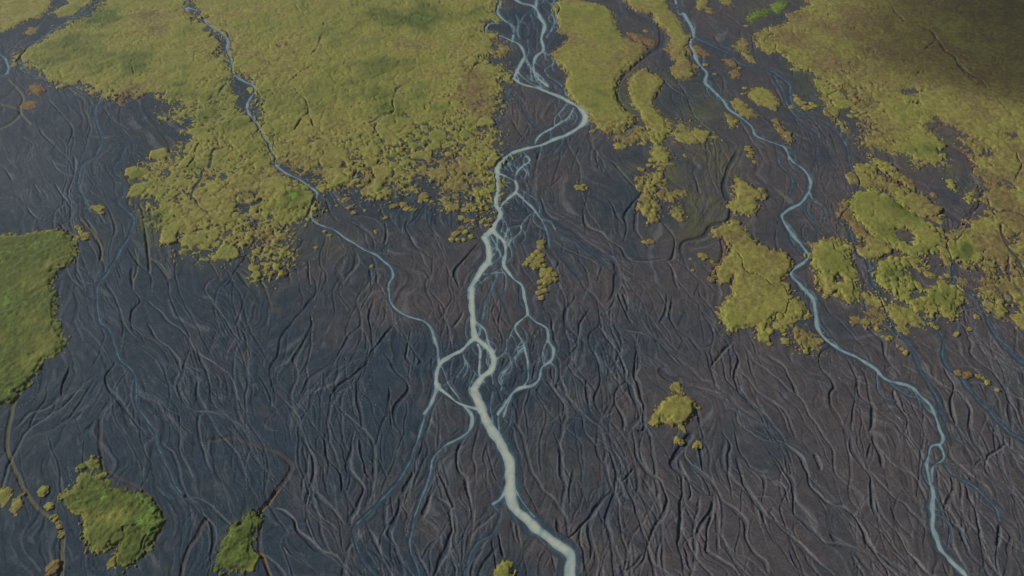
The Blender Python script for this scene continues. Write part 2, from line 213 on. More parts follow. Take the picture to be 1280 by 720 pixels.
wat(S4,[(157,180),(152,197),(142,212),(152,227),(155,242),(147,252),(162,267),(167,277),(162,295),(150,315),(135,340),(122,360),(122,385),(126,402),(137,415),(142,430)],[2,2.4,2.6,2.6,2.6,2.6,3.4,3.6,3.6,3.6,3.4,4,4,4,4,3],.16,.22)


for p_, w_, m_, d_ in [
 ([(645,18),(648,27),(646,36),(649,48)],2,.3,.2),([(663,18),(667,33),(660,51),(661,64),(657,74)],2,.25,.2),([(697,-10),(689,11),(693,29),(683,47)],2.4,.4,.22),
 ([(653,73),(648,89),(660,102),(674,109)],2.6,.55,.25),([(658,73),(664,87),(659,96),(668,102)],2.2,.5,.22),([(671,91),(680,100),(688,110)],2.4,.6,.25),
 ([(637,111),(651,131),(658,144),(669,158),(680,170)],1.8,.12,.18),([(718,135),(711,149),(702,151)],2.2,.5,.22),([(640,100),(632,110),(634,122),(627,138),(620,150)],2,.22,.2),
 ([(644,192),(637,207),(644,219)],1.8,.5,.22),([(650,191),(655,203),(661,202),(656,192)],1.6,.55,.22),([(651,282),(637,285),(631,295),(635,303)],1.8,.55,.22),
 ([(612,290),(616,300),(622,310),(625,320),(612,332),(604,338)],2.4,.5,.25),([(608,296),(613,310),(611,322)],3,.4,.22),([(605,343),(622,340),(631,341)],2,.6,.22),([(621,343),(616,358),(609,374),(603,398)],2.6,.22,.2),
 ([(622,361),(632,386),(638,404)],1.8,.12,.18),([(642,410),(633,429),(632,441),(621,449)],1.8,.45,.22),([(651,436),(638,456),(629,471),(626,490)],1.8,.5,.22),
 ([(664,481),(644,487),(635,505),(629,520)],2.4,.6,.25),([(616,490),(613,510),(617,530)],2,.3,.2),([(632,499),(622,520),(624,535)],2.2,.4,.22),([(615,465),(616,480)],2,.6,.22),
 ([(553,482),(563,475)],1.5,.45,.2),([(580,508),(590,520),(583,542),(565,552)],4,.4,.24),([(684,290),(690,305),(705,325),(722,345)],1.8,.1,.18),([(675,272),(690,282),(715,298),(742,318),(765,340)],1.8,.1,.18),
 ([(620,225),(632,230),(640,240)],1.6,.5,.2),([(648,236),(658,241),(664,246)],2,.4,.2),([(625,268),(629,278),(627,290)],2,.5,.22)]:
    wat(R, p_, w_, m_, d_)
for p_, w_, m_, d_ in [([(1052,172),(1046,150),(1020,130),(1010,118)],1.8,.2,.2),([(968,95),(978,112),(984,130),(1000,150),(1020,165)],2,.25,.2),([(905,55),(930,65),(955,72)],1.6,.3,.2),
 ([(1014,215),(1020,200),(1022,185)],1.6,.2,.18),([(988,292),(994,308),(1004,318)],1.6,.3,.2),([(1064,255),(1052,268),(1050,280)],2,.15,.2),([(1118,186),(1150,215)],0.1,0,.01),
 ([(1210,283),(1196,300),(1184,303),(1190,325),(1192,352),(1205,365)],2.2,.12,.2),([(1205,362),(1225,375),(1237,405),(1252,430),(1282,456),(1320,480)],2.4,.1,.2),
 ([(1150,395),(1176,417),(1181,452),(1200,472),(1225,502),(1256,534),(1290,560)],2.4,.12,.2),([(1182,582),(1192,594),(1217,608),(1242,632),(1250,652)],2,.3,.2)]:
    if w_ > 1: wat(S2, p_, w_, m_, d_)
for p_, w_, m_, d_ in [([(142,430),(150,450),(165,462),(170,480),(171,505),(190,535),(202,567),(212,592),(227,617)],2.6,.12,.2),([(24,86),(35,92),(58,100),(82,105),(108,110)],3,.12,.2),([(127,115),(119,140),(122,155),(128,172)],2.4,.15,.2),
 ([(112,5),(90,22),(60,42),(35,60),(24,76),(24,86)],3,.1,.18),([(127,180),(120,195),(102,207),(99,235),(105,247),(110,262)],2.6,.12,.2)]:
    wat(S4, p_, w_, m_, d_)

# dry channels read off the bars, per map square; second list = wet dark or tinted ones
DRY = []
def dry(c, r, *lines):
    for l in lines: DRY.append(sq(c, r, l))
dry(0,2,[(740,70),(830,150),(920,230),(960,290),(1010,340),(1080,390),(1150,440),(1190,580)],[(650,0),(700,60),(660,110),(650,180),(700,230),(740,290)],[(740,180),(790,260),(870,330),(900,400)],
 [(930,240),(945,300),(920,400),(890,500),(920,570),(980,610),(1080,620),(1190,670),(1220,720)],[(970,280),(1010,370),(1040,440),(1050,540),(1080,600)],[(600,260),(700,290),(790,350),(880,390),(900,410)],[(790,350),(830,440)],
 [(570,370),(530,440),(540,500),(590,560),(650,640),(720,720)],[(470,450),(420,540),(370,620),(300,680),(230,720)],[(480,440),(380,500),(310,540),(250,620),(180,660)],[(350,400),(310,480),(300,540)],[(240,480),(220,560),(170,640),(150,700)],
 [(1240,20),(1200,120),(1180,180),(1230,240),(1230,330)],[(980,430),(985,540),(1030,620)],[(930,90),(990,190),(1070,210),(1090,250)],[(1010,60),(1060,80),(1110,130)],[(820,590),(890,640),(900,680),(950,720)],[(600,120),(610,180),(610,250)],
 [(580,340),(650,390),(680,450),(680,580),(760,700),(790,740),(810,830),(850,930),(910,1030),(990,1080),(1030,1150),(1070,1240),(1050,1370),(1040,1440)])
dry(1,2,[(350,0),(240,90),(180,180),(120,250),(110,340),(70,420),(90,510),(170,590),(190,620),(210,720)],[(270,120),(280,180),(230,280),(190,360),(220,400)],[(410,20),(460,90),(470,120)],
 [(580,0),(530,100),(520,180),(460,240),(430,310),(370,380),(280,440),(240,500),(200,590)],[(520,190),(550,240),(545,310)],[(720,150),(670,200),(580,320),(540,390),(450,460),(390,510),(375,570),(440,620),(490,680),(510,720)],
 [(590,50),(570,150),(580,300)],[(770,220),(760,300),(750,350),(800,390),(820,360),(780,290)],[(640,330),(700,410),(760,500),(700,600),(690,660),(720,720)],[(340,420),(350,480),(375,540),(360,600),(360,700)],
 [(540,390),(500,490),(520,600),(530,720)],[(660,500),(670,600),(680,700)],[(10,430),(60,510),(70,600)],[(890,560),(870,660),(840,720)],[(870,20),(940,100),(940,150)],[(1040,120),(980,200)])
dry(1,3,[(220,0),(280,130),(290,200),(250,330),(260,400)],[(280,290),(340,350),(400,400),(430,460)],[(340,0),(360,130),(420,210),(430,300)],[(490,0),(460,150),(480,210),(530,280),(500,380),(460,460)],
 [(720,330),(700,420),(670,490),(690,560)],[(720,330),(760,420)],[(900,330),(960,380),(980,480),(940,600),(890,720)],[(900,140),(940,270),(985,360),(960,420)],[(1050,0),(1000,150),(1050,250),(1080,390)],
 [(40,490),(100,540),(180,600),(260,660),(320,720)],[(80,380),(180,420),(210,500),(290,570),(400,620)],[(560,480),(600,570),(660,680),(680,760)],[(770,590),(850,670)],[(970,590),(1020,690)],[(1210,510),(1230,620)],
 [(780,200),(740,300)],[(880,310),(830,420)],[(520,40),(540,180),(580,240)])
dry(2,2,[(300,0),(310,50),(270,110),(280,190),(320,240),(320,290),(280,350)],[(380,10),(430,80),(430,180),(390,230),(390,280),(430,380),(440,490),(410,560),(450,640),(480,720)],[(430,190),(500,280),(540,350),(575,450),(610,530),(640,600),(650,690)],
 [(390,110),(340,170),(325,260),(310,290)],[(520,0),(500,90),(450,130),(520,180),(600,210),(680,230),(740,280),(800,330),(870,390),(960,460),(1060,520),(1140,600),(1280,690)],[(620,220),(625,290),(680,330),(760,390),(800,430)],
 [(625,290),(615,400),(620,460),(650,560),(670,590)],[(575,450),(530,500),(515,560),(550,650),(560,720)],[(720,0),(830,40),(930,100),(1020,180),(1100,250),(1170,300),(1190,380),(1220,480),(1280,530)],
 [(770,30),(770,100),(740,180)],[(800,50),(790,150),(850,220),(920,290),(950,330)],[(950,120),(1005,200),(1000,280),(950,310)],[(1100,270),(1020,350),(1000,400),(1030,450)],[(1110,290),(1130,360),(1110,430),(1130,500),(1180,570),(1280,650)],
 [(520,20),(560,100),(600,180)],[(550,30),(575,80)],[(160,80),(200,170),(210,300),(200,420),(230,500),(300,580),(350,640),(360,720)],[(180,470),(250,560),(250,640)],[(760,450),(870,480),(980,510),(1060,530)],[(370,440),(370,520),(390,580)],[(120,500),(160,560)],
 [(930,590),(940,680)],[(1120,620),(1140,700)],[(660,580),(655,700),(620,720)])
dry(2,3,[(215,0),(240,100),(250,200),(270,260)],[(360,0),(420,60),(480,100),(520,200),(520,280),(480,370),(470,430),(490,500),(500,600)],[(460,330),(390,420),(320,490),(270,550)],
 [(600,0),(620,100),(660,180),(740,250),(770,300),(770,370),(720,470),(685,540),(690,640),(760,690),(800,720)],[(650,20),(640,90),(670,170)],[(560,240),(600,340),(640,450),(670,540),(660,620),(620,700)],
 [(890,0),(870,60),(800,150),(840,210),(850,300),(840,440),(830,540),(840,590),(860,680)],[(910,10),(860,110),(930,190),(1000,260),(1060,350),(1150,430),(1180,560),(1250,640),(1280,700)],[(830,140),(890,280),(880,340)],
 [(870,240),(960,310),(1000,330),(990,400),(930,480),(910,540)],[(1000,300),(1000,400),(970,520),(980,600),(1080,660),(1130,710)],[(1010,400),(1040,500)],[(1050,0),(1090,70),(1080,220),(1110,340)],
 [(1120,0),(1130,80),(1190,170),(1260,240),(1250,340),(1280,390)],[(1120,130),(1160,260),(1220,350),(1280,480)],[(380,460),(400,540),(390,640)],[(860,580),(910,700)],[(600,190),(560,240)],[(940,60),(950,180)],[(310,190),(280,360)],
 [(220,440),(260,560)],[(640,230),(620,300)],[(650,230),(690,300)])
dry(3,3,[(0,30),(90,60),(150,120),(190,190),(210,260),(280,340),(400,390),(450,450),(490,540),(550,620),(600,720)],[(0,100),(80,180),(120,260),(130,380),(170,450),(250,520),(330,570),(440,610),(500,680),(560,720)],
 [(0,400),(60,470),(130,540),(220,620),(290,680),(330,720)],[(400,0),(430,100),(500,210),(520,290),(530,420)],[(520,20),(550,90),(570,180)],[(520,60),(490,130)],[(510,200),(600,300),(690,370),(770,450)],[(560,220),(650,270),(750,350)],
 [(620,380),(650,450),(720,530)],[(900,180),(930,270),(900,350),(860,400)],[(990,260),(1020,360),(1050,450),(1070,560)],[(1010,0),(1080,130),(1090,190),(1180,270),(1280,370)],[(1180,0),(1190,60),(1280,140)],[(1190,60),(1110,110),(1090,170)],
 [(640,480),(700,600),(780,690)],[(550,610),(680,700)],[(100,590),(160,700)],[(1160,460),(1150,570)],[(0,240),(70,260),(100,360)],[(230,110),(260,190)],[(310,510),(370,560),(420,570)],[(440,660),(480,720)],[(960,480),(990,570)],[(900,440),(960,490)],
 [(890,110),(1000,210),(1030,270)],[(880,160),(930,210),(1030,270),(1130,370),(1160,450),(1230,530),(1290,590)],[(760,80),(790,160)])
dry(3,2,[(270,50),(320,130),(390,200),(460,270),(520,310)],[(310,290),(260,340),(270,400),(330,490),(310,550),(380,700)],[(350,310),(440,430),(430,560),(420,720)],[(450,440),(450,520),(520,590),(510,720)],[(500,530),(530,620)],
 [(630,470),(640,570),(690,650),(690,720)],[(660,540),(680,610),(720,650)],[(500,200),(570,270),(590,340),(660,440)],[(880,400),(935,500),(910,570),(940,690)],[(990,540),(1010,620),(1000,700)],[(1060,460),(1080,530)],
 [(0,340),(80,400),(150,540)],[(0,540),(60,620),(110,720)],[(740,400),(830,540),(880,640)],[(920,300),(970,340)],[(1200,570),(1220,690)],[(760,140),(870,230),(880,370),(960,450),(1060,560),(1180,690),(1240,740)],
 [(850,160),(960,170),(1010,270),(1020,330),(1150,450),(1220,580),(1270,700)],[(980,10),(1060,60),(1110,180),(1170,280),(1290,380)],[(1180,470),(1290,500)],[(640,220),(740,330),(750,400)])
dry(2,1,[(420,20),(430,130)],[(440,50),(530,120),(600,200),(640,250),(570,340),(570,420),(560,490)],[(640,260),(620,320),(620,420),(680,520)],[(480,270),(520,350),(560,400)],
 [(380,240),(360,340),(370,410),(450,450),(540,520),(590,580),(770,590),(830,720)],[(180,360),(300,420),(400,520),(510,580),(520,720)],[(280,440),(340,520),(470,560)],[(520,560),(560,640),(700,700),(770,720)],
 [(760,400),(810,470),(800,560),(770,590)],[(800,570),(880,620),(970,720)],[(130,240),(180,350),(240,380)],[(340,20),(300,120),(320,170)],[(250,160),(190,220)],[(200,480),(240,560),(220,620)],[(140,600),(200,630),(330,690)],
 [(970,0),(980,120)],[(900,140),(940,250)],[(150,0),(125,80)],[(150,300),(150,480),(120,540)],[(450,600),(430,690)])
dry(1,1,[(350,270),(390,370),(500,400),(580,470),(590,520)],[(480,370),(560,440)],[(760,360),(750,430),(800,510),(900,580)],[(1120,490),(1050,560),(1000,640),(1010,720)],[(240,480),(170,590),(170,700)],
 [(350,440),(320,580),(350,650),(330,720)],[(500,540),(500,600),(440,680),(430,720)],[(260,580),(270,700)],[(570,620),(580,720)],[(620,320),(650,400),(640,500)],[(600,610),(600,700)],[(900,260),(820,340),(750,420)])
dry(0,1,[(370,60),(370,200)],[(450,240),(520,290),(560,370),(570,430),(560,460)],[(480,330),(520,390)],[(420,370),(480,450),(500,520),(500,580)],[(640,520),(690,600),(750,650),(760,720)],[(720,420),(740,540),(740,640)],[(660,620),(660,720)],
 [(760,580),(830,660),(850,720)],[(880,580),(880,680)],[(350,290),(350,370),(310,410),(370,470),(380,560)],[(1240,540),(1190,620),(1120,720)],[(1180,640),(1250,720)],[(990,570),(1080,610),(1110,680)],[(260,80),(300,140),(370,160)],
 [(20,120),(60,180)],[(170,200),(200,250)],[(280,200),(330,290)],[(140,320),(190,370),(280,390)],[(370,640),(400,690),(440,700)],[(580,600),(600,680)],
 [(510,0),(480,60),(410,110),(395,220),(420,270),(440,320)])
dry(0,0,[(340,430),(440,490),(430,560),(480,640)],[(240,500),(300,560),(360,640),(340,720)],[(520,460),(480,560),(480,600),(510,720)],[(520,540),(560,600),(640,650)],[(600,520),(600,620),(660,700)],[(200,650),(260,720)],
 [(500,0),(430,60),(330,110),(200,190),(110,260),(95,310),(130,350),(230,400),(330,420),(440,440)],[(300,0),(250,60),(160,150),(60,240)],[(330,130),(250,170),(150,230)])
dry(2,0,[(620,330),(730,350),(800,370),(870,470),(920,590),(1060,650)],[(720,560),(850,600),(940,610),(1030,700)],[(1000,160),(1040,220),(1090,250)],[(750,400),(860,480)],[(600,120),(700,150)],[(980,300),(1060,400),(1050,470)],
 [(1050,60),(1130,120),(1150,200)],[(1240,0),(1200,180),(1230,300)],[(1150,620),(1200,720)],[(0,600),(60,690)],[(30,480),(100,600)])
dry(3,0,[(0,380),(80,520),(140,600),(170,700)],[(110,560),(200,600),(260,700)],[(0,100),(100,80)],[(130,300),(120,380)],[(160,520),(220,600),(300,690)])
# dark damp gullies
GULLY = [(sq(2,0,[(330,-40),(480,0),(570,30),(640,80),(720,110),(752,180),(740,232),(670,280),(600,330),(560,370),(530,420),(520,480),(550,530),(610,580),(630,622),(540,660),(515,700)]),1.6),
 (sq(2,1,[(1140,0),(1120,50),(1080,130),(1060,220),(1095,320),(1080,380),(1000,410),(970,450),(930,470),(880,480),(852,500),(846,545),(868,600),(880,640)]),1.1),
 (sq(3,1,[(440,60),(600,150),(750,240),(870,330),(990,410),(960,460),(890,490),(920,580),(930,690)]),1.4),(sq(3,1,[(1030,180),(1070,240),(1060,300),(1020,350),(1010,410)]),.9),
 (sq(0,1,[(410,110),(395,220)]),.8),(sq(2,3,[(900,0),(860,60),(810,140),(845,220)]),.9),(sq(2,1,[(180,370),(300,430),(420,530),(515,590),(515,740),(440,830)]),1.2),
 (sq(2,2,[(590,430),(600,520),(640,620)]),.8),(sq(2,0,[(750,410),(735,450),(705,505)]),.8),(sq(2,2,[(740,400),(780,440),(860,470)]),1.3)]
# tinted rills: (points, half width m, r, g, b tint added to the sand)
RILL = [(sq(0,2,[(130,480),(90,530),(60,600),(40,720),(35,820),(80,920),(130,1030),(210,1120),(300,1190),(310,1340),(300,1440)]),.8,'olive'),
 (sq(0,3,[(500,-60),(500,0),(510,180),(560,210),(690,280),(800,400),(790,500),(720,620)]),.7,'brown'),
 (sq(1,3,[(-240,40),(-120,30),(0,70),(100,100),(165,150),(170,200),(90,310),(0,420)]),.8,'brown'),(sq(1,3,[(20,420),(20,500),(20,600),(60,700),(90,760)]),.6,'brown'),
 (sq(1,3,[(110,290),(60,350),(-10,430)]),.5,'orange'),(sq(1,3,[(0,600),(30,610),(70,720)]),.5,'orange'),
 (sq(0,3,[(1030,430),(980,520),(930,620),(900,720)]),.7,'brown'),
 (sq(3,0,[(600,455),(700,475),(780,540)]),.9,'pink'),(sq(3,0,[(870,625),(830,650),(830,690),(870,720),(960,750),(1020,810),(1040,870)]),1.1,'rust'),
 (sq(0,0,[(40,400),(110,480),(100,560),(150,620)]),.9,'olive'),(sq(0,0,[(-60,500),(70,540),(100,560),(60,610),(-40,660)]),1.0,'olive'),
 (sq(0,1,[(300,400),(340,440),(375,490),(375,545)]),.6,'brown'),(sq(2,1,[(1045,470),(1050,560),(1000,640),(1020,690)]),.5,'rust'),
 (sq(0,1,[(700,290),(712,350),(720,400),(740,540),(745,640)]),.55,'olive'),(sq(0,1,[(440,390),(480,470),(505,520),(500,580)]),.7,'olive'),(sq(0,1,[(640,300),(690,310),(712,330)]),.6,'olive'),(sq(0,1,[(750,570),(800,600),(840,670)]),.6,'olive'),
 (sq(0,1,[(980,555),(1060,600),(1100,680)]),.5,'olive'),(sq(0,1,[(970,600),(1000,570),(990,540)]),.5,'olive'),(sq(0,1,[(1240,560),(1280,640),(1330,720)]),.6,'olive'),(sq(0,1,[(670,520),(685,610),(660,700)]),.5,'olive'),(sq(0,1,[(630,150),(650,230),(640,300)]),.8,'olive'),
 (sq(0,1,[(400,370),(440,420),(500,510)]),.7,'olive'),(sq(1,0,[(-100,760),(-160,820)]),.8,'brown')]
# thin green film on damp sand: (x, y, rx, ry, strength)
FILM = [(187,280,14,12,.8),(164,230,7,12,.5),(178,268,8,14,.6),(192,300,16,10,.45),(250,325,26,12,.3),(215,190,30,14,.25),(205,198,14,8,.4),(225,140,20,10,.25),(185,165,16,10,.25),(120,262,10,6,.3),(128,300,14,14,.25),(142,278,7,18,.25),
 (845,216,12,12,.9),(862,255,12,22,.7),(880,190,34,16,.35),(890,255,16,26,.4),(905,205,24,26,.4),(862,290,20,10,.45),(895,275,26,12,.35),(838,225,10,14,.6),(815,100,30,14,.3),(800,130,30,20,.3),
 (880,130,26,22,.4),(905,140,16,14,.4),(850,150,40,14,.25),(775,120,20,16,.55),(790,90,14,12,.4),(783,30,22,10,.3),(795,210,22,10,.3),(875,290,40,14,.25),(895,320,24,14,.2),
 (1000,85,14,10,.7),(1010,110,20,14,.35),(1022,120,14,14,.3),(1040,140,14,18,.35),(1155,160,20,10,.5),(1190,178,18,9,.6),(1190,214,12,9,.5),(1135,205,25,10,.3),(1210,315,12,12,.9),(1120,185,40,8,.35),
 (1215,240,10,12,.4),(945,10,24,12,.5),(955,35,16,14,.3),(1065,372,18,16,.4),(1050,365,14,10,.5),(1240,100,0,0,0),(1130,292,16,14,.5),(390,315,60,10,.2),(345,370,10,10,.2),(345,387,5,3,.9),(420,300,30,10,.25),(315,340,14,24,.3),
 (120,590,12,8,.5),(105,615,14,14,.3),(130,640,12,12,.3),(150,690,16,10,.2),(200,712,14,8,.3),(660,575,12,18,.15),(657,680,12,12,.2),(690,560,10,24,.12),(690,520,14,12,.15)]
# isolated clumps: (x, y, radius px, rusty 0/1, group)
CL = []
def cl(g, c, r, *pts):
    for p in pts:
        q = sq(c, r, [p[:2]])[0]; CL.append((q[0], q[1], p[2] / 4.0, p[3] if len(p) > 3 else .35, g))
cl(0,1,1,(450,280,20),(440,285,14),(470,320,18,.2),(490,345,12),(405,310,10),(285,340,14,.3),(540,205,18,.2),(510,185,12),(695,312,16,.1),(740,305,26,.25),(760,325,16),(785,330,14),(840,260,26,.3),(825,285,16),(855,285,14),(650,370,12),(600,440,12),(545,335,9),
   (635,240,22,.4),(670,245,18),(650,225,14),(700,170,12),(520,210,14),(760,255,10),(880,290,12),(505,165,12),(610,275,9))
cl(1,1,1,(80,650,18,.2),(150,525,16),(170,550,12),(110,480,12),(125,615,12),(160,435,14),(190,450,10),(210,530,9),(300,520,9),(345,440,10),(370,460,12),(250,410,10),(60,620,14),(100,575,14),(140,600,9),(0,540,16),(580,610,10,.5))
cl(2,1,1,(1050,330,20),(1030,370,18),(1060,385,20,.2),(1090,385,14),(1030,420,16,.1),(1050,440,16),(1000,450,18),(980,480,14),(1080,465,12,.6),(1040,480,10),(1170,380,18,.2),(1160,410,14),(1130,390,14),(960,320,12),(930,335,9),(1010,480,12),(1075,420,12))
cl(3,2,1,(335,215,18),(350,225,14),(360,205,10),(375,220,9),(330,225,9))
cl(4,2,1,(540,15,26,.4),(530,5,14),(555,22,14))
cl(5,2,1,(690,490,20,.25),(665,490,12))
cl(6,2,1,(955,560,18),(895,575,9),(905,630,9),(945,550,11),(960,575,11))
cl(7,2,1,(1005,590,12,0),(1010,640,14,0),(1000,675,20,.0),(1030,620,12,.1),(1020,600,10,0))
cl(8,2,3,(835,45,20),(820,50,11)); cl(9,2,3,(920,70,16),(935,62,16),(945,72,10))
cl(10,3,2,(955,425,20,.0),(985,435,26,.0),(1005,432,16,.05)); cl(11,3,2,(690,322,18),(672,305,12),(650,290,10))
cl(12,3,2,(580,245,11),(600,255,12),(615,248,9),(545,205,14),(560,215,10)); cl(13,3,2,(945,232,16),(1010,205,12),(1045,145,14),(820,180,14),(845,200,12),(830,190,10))
cl(14,3,2,(200,140,18),(10,280,14),(90,270,20),(85,235,14),(190,318,14),(75,215,14),(5,40,20),(60,20,16),(300,20,18),(290,40,14))
cl(15,3,2,(1055,440,14),(1100,472,16),(1150,510,12),(1075,448,10))
cl(16,0,3,(215,295,22,.55),(212,312,14)); cl(17,0,3,(255,375,22,.4),(245,365,14),(275,435,18,.4),(265,425,14),(290,455,14),(305,515,16,.4),(300,500,12),(295,475,12))
cl(18,0,3,(265,680,26,.05),(275,660,22,.1),(258,700,20,.1)); cl(19,0,3,(390,185,16,.7),(410,175,16,.7))
cl(20,3,0,(150,500,20),(165,520,18),(190,540,20),(215,540,18),(235,530,14),(140,480,14),(120,535,16),(185,515,14),(220,520,14))
cl(21,3,0,(420,520,16),(440,540,18),(460,550,16),(430,560,14),(450,580,16),(480,560,16),(490,580,14),(415,580,16),(440,510,14),(370,480,14),(370,500,14),(460,620,14),(470,590,14))
cl(22,2,0,(1175,130,12),(970,325,12),(1015,370,10),(1140,340,14,.1),(1165,440,12),(1160,470,10),(990,60,16,.2),(670,155,12),(405,655,14),(990,45,14,.1))
cl(23,3,1,(840,370,26,.2),(855,385,20),(830,255,16,.1),(800,350,18),(770,335,16),(740,340,16),(870,360,14))
cl(24,3,1,(980,450,20,.1),(1000,440,22,.1),(1010,460,16),(1080,610,22),(1100,595,20),(1120,605,18),(1090,625,16),(1120,630,16))
cl(25,3,1,(470,450,20),(490,460,20,.2),(450,440,16),(505,480,18),(455,465,14),(530,450,16),(515,465,14),(780,625,16),(800,650,18),(760,630,16),(820,660,16),(740,610,16),(870,670,14),(900,660,14))
cl(26,0,1,(510,345,12),(505,330,10),(425,455,18),(430,475,14),(415,470,12),(385,415,12))
cl(27,2,1,(1185,30,18),(1190,60,18),(1180,15,14),(1215,90,12),(1200,45,12),(865,60,14),(640,125,14),(655,130,10),(690,105,18),(715,110,16),(745,125,20),(760,105,16),(790,105,20),(740,105,16))
cl(28,2,1,(75,600,20),(95,580,18),(110,560,20),(130,545,20),(145,560,16),(100,605,16),(125,590,18),(150,585,16),(115,620,14),(140,610,14),(160,610,14),(170,640,24),(190,635,18),(205,655,20),(180,660,22),(155,660,18),
   (165,690,22),(195,680,14),(145,690,16),(150,720,18),(165,735,14),(140,745,18),(150,770,14),(215,680,12),(130,575,14),(185,690,14))
CLNAME = {28:'olive brown moss lump in the loose heap right of the middle river braids',0:'low moss clump on the black sand right of the thin blue stream bend',1:'small moss lump strewn off the tail of the left moss plain',2:'brownish moss crumb left of the middle river braids',
 3:'tiny moss tuft alone on sand right of the pale river',4:'olive moss tuft below the large smooth moss island',5:'small tan moss clump in mid sand left of the cracked island',6:'tiny dark moss tuft left of the cracked moss island',
 7:'rusty moss crumb left of the cracked island',8:'yellow moss tuft left of the gully below the lone island',9:'yellow moss tuft right of the gully below the lone island',10:'orange brown moss lump lying on the sand at right',
 11:'tan moss crumb below the jagged moss wedge',12:'small moss crumb in a row left of the jagged wedge',13:'small tan crumb on sand under the wide ragged island',14:'moss lump around the blocky island at the right stream',15:'tan moss crumb in a line below the orange lump',
 16:'single dark green tuft left of the notched island',17:'dark moss bead strung along the olive rill',18:'dark rusty moss streak near the bottom left edge',19:'bright green moss speck above the notched island',
 20:'tan moss lump on brown gravel below the brown plain',21:'knobbly moss lump breaking off the edge of the brown plain',22:'scattered brown moss speck among the upper right streams',23:'brown moss lump off the lumpy ridge at right',24:'brown moss lump around the green wedge at far right',
 25:'moss lump between the oval and ragged islands at right',26:'dark moss speck in grey sand right of the headland',27:'moss crumb on the stained sand around the bean-shaped island'}

# ------------------------------------------------------------------ camera and map projection
H = 150.0
HFOV = math.radians(70.0)
PITCH = math.radians(42.0)
TN = math.tan(HFOV / 2)
SP, CP = math.sin(PITCH), math.cos(PITCH)

def row_geo(py):
    """world Y of a map row, and metres per map pixel along X"""
    yn = (360.0 - py) / 640.0 * TN
    dz = -SP + yn * CP
    dy = CP + yn * SP
    t = H / -dz
    return t * dy, t * TN / 640.0

# survey grid (regular in map pixels, denser near the viewer)
PX0, PX1, PY0, PY1, ST = -180.0, 1460.0, -110.0, 785.0, GRID_STEP
PXS = np.arange(PX0, PX1 + .01, ST)
PYS = np.arange(PY0, PY1 + .01, ST)
NX, NY = len(PXS), len(PYS)
YW, KX = row_geo(PYS)                       # per row
GY = np.abs(np.gradient(YW, ST))            # metres per map pixel along Y
X = ((PXS[None, :] - 640.0) * KX[:, None]).astype(f32)
Y = np.repeat(YW[:, None], NX, 1).astype(f32)

def to_world(pts):
    p = np.array(pts, float)
    y, k = row_geo(p[:, 1])
    return np.stack([(p[:, 0] - 640.0) * k, y], 1)

# ------------------------------------------------------------------ noise
def hash2(ix, iy, seed):
    h = (ix.astype(np.int64) * 374761393 + iy.astype(np.int64) * 668265263 + seed * 974634777) & 0xffffffff
    h = ((h ^ (h >> 13)) * 1274126177) & 0xffffffff
    h = (h ^ (h >> 16)) & 0xffffff
    return (h / float(0xffffff)).astype(f32)

def vnoise(x, y, seed):
    ix = np.floor(x); iy = np.floor(y)
    fx = (x - ix).astype(f32); fy = (y - iy).astype(f32)
    ix = ix.astype(np.int32); iy = iy.astype(np.int32)
    fx = fx * fx * fx * (fx * (fx * 6 - 15) + 10); fy = fy * fy * fy * (fy * (fy * 6 - 15) + 10)
    a = hash2(ix, iy, seed); b = hash2(ix + 1, iy, seed); c = hash2(ix, iy + 1, seed); d = hash2(ix + 1, iy + 1, seed)
    return (a + (b - a) * fx) * (1 - fy) + (c + (d - c) * fx) * fy   # 0..1

def fbm(x, y, scale, octaves, seed):
    v = np.zeros(x.shape, f32); amp = 1.0; tot = 0
    s = scale
    for o in range(octaves):
        c, n = math.cos(o * 1.3 + seed), math.sin(o * 1.3 + seed)
        v += amp * (vnoise((x * c - y * n) / s, (x * n + y * c) / s, seed + o * 17) * 2 - 1)
        tot += amp; amp *= .5; s *= .5
    return v / tot

def sstep(a, b, x):
    t = np.clip((x - a) / (b - a), 0, 1)
    return t * t * (3 - 2 * t)

def blur(a, n):
    for ax in (0, 1):
        for _ in range(2):
            c = np.cumsum(np.pad(a, [(n + 1, n) if i == ax else (0, 0) for i in (0, 1)], mode='edge'), axis=ax, dtype=np.float64)
            if ax == 0: a = (c[2 * n + 1:] - c[:-2 * n - 1]) / (2 * n + 1)
            else: a = (c[:, 2 * n + 1:] - c[:, :-2 * n - 1]) / (2 * n + 1)
    return a.astype(f32)

# ------------------------------------------------------------------ curves and stamping
def spline(pts, vals=None, step=1.0):
    """Catmull-Rom through map points, resampled about every `step` map pixels"""
    p = np.array(pts, float)
    if len(p) == 2: p = np.array([p[0], (p[0] + p[1]) / 2, p[1]])
    v = None
    if vals is not None:
        v = np.array(vals, float) if np.ndim(vals) else np.full(len(pts), float(vals))
        if len(v) != len(p): v = np.interp(np.linspace(0, 1, len(p)), np.linspace(0, 1, len(v)), v)
    q = np.vstack([2 * p[0] - p[1], p, 2 * p[-1] - p[-2]])
    out, ov = [], []
    for i in range(len(p) - 1):
        a, b, c, d = q[i], q[i + 1], q[i + 2], q[i + 3]
        n = max(2, int(np.linalg.norm(c - b) / step))
        t = (np.arange(n) / n)[:, None]
        out.append(.5 * (2 * b + (c - a) * t + (2 * a - 5 * b + 4 * c - d) * t * t + (3 * b - a - 3 * c + d) * t ** 3))
        if v is not None: ov.append(v[i] + (v[i + 1] - v[i]) * t[:, 0])
    out = np.vstack(out + [p[-1:]])
    if v is None: return out
    return out, np.concatenate(ov + [v[-1:]])

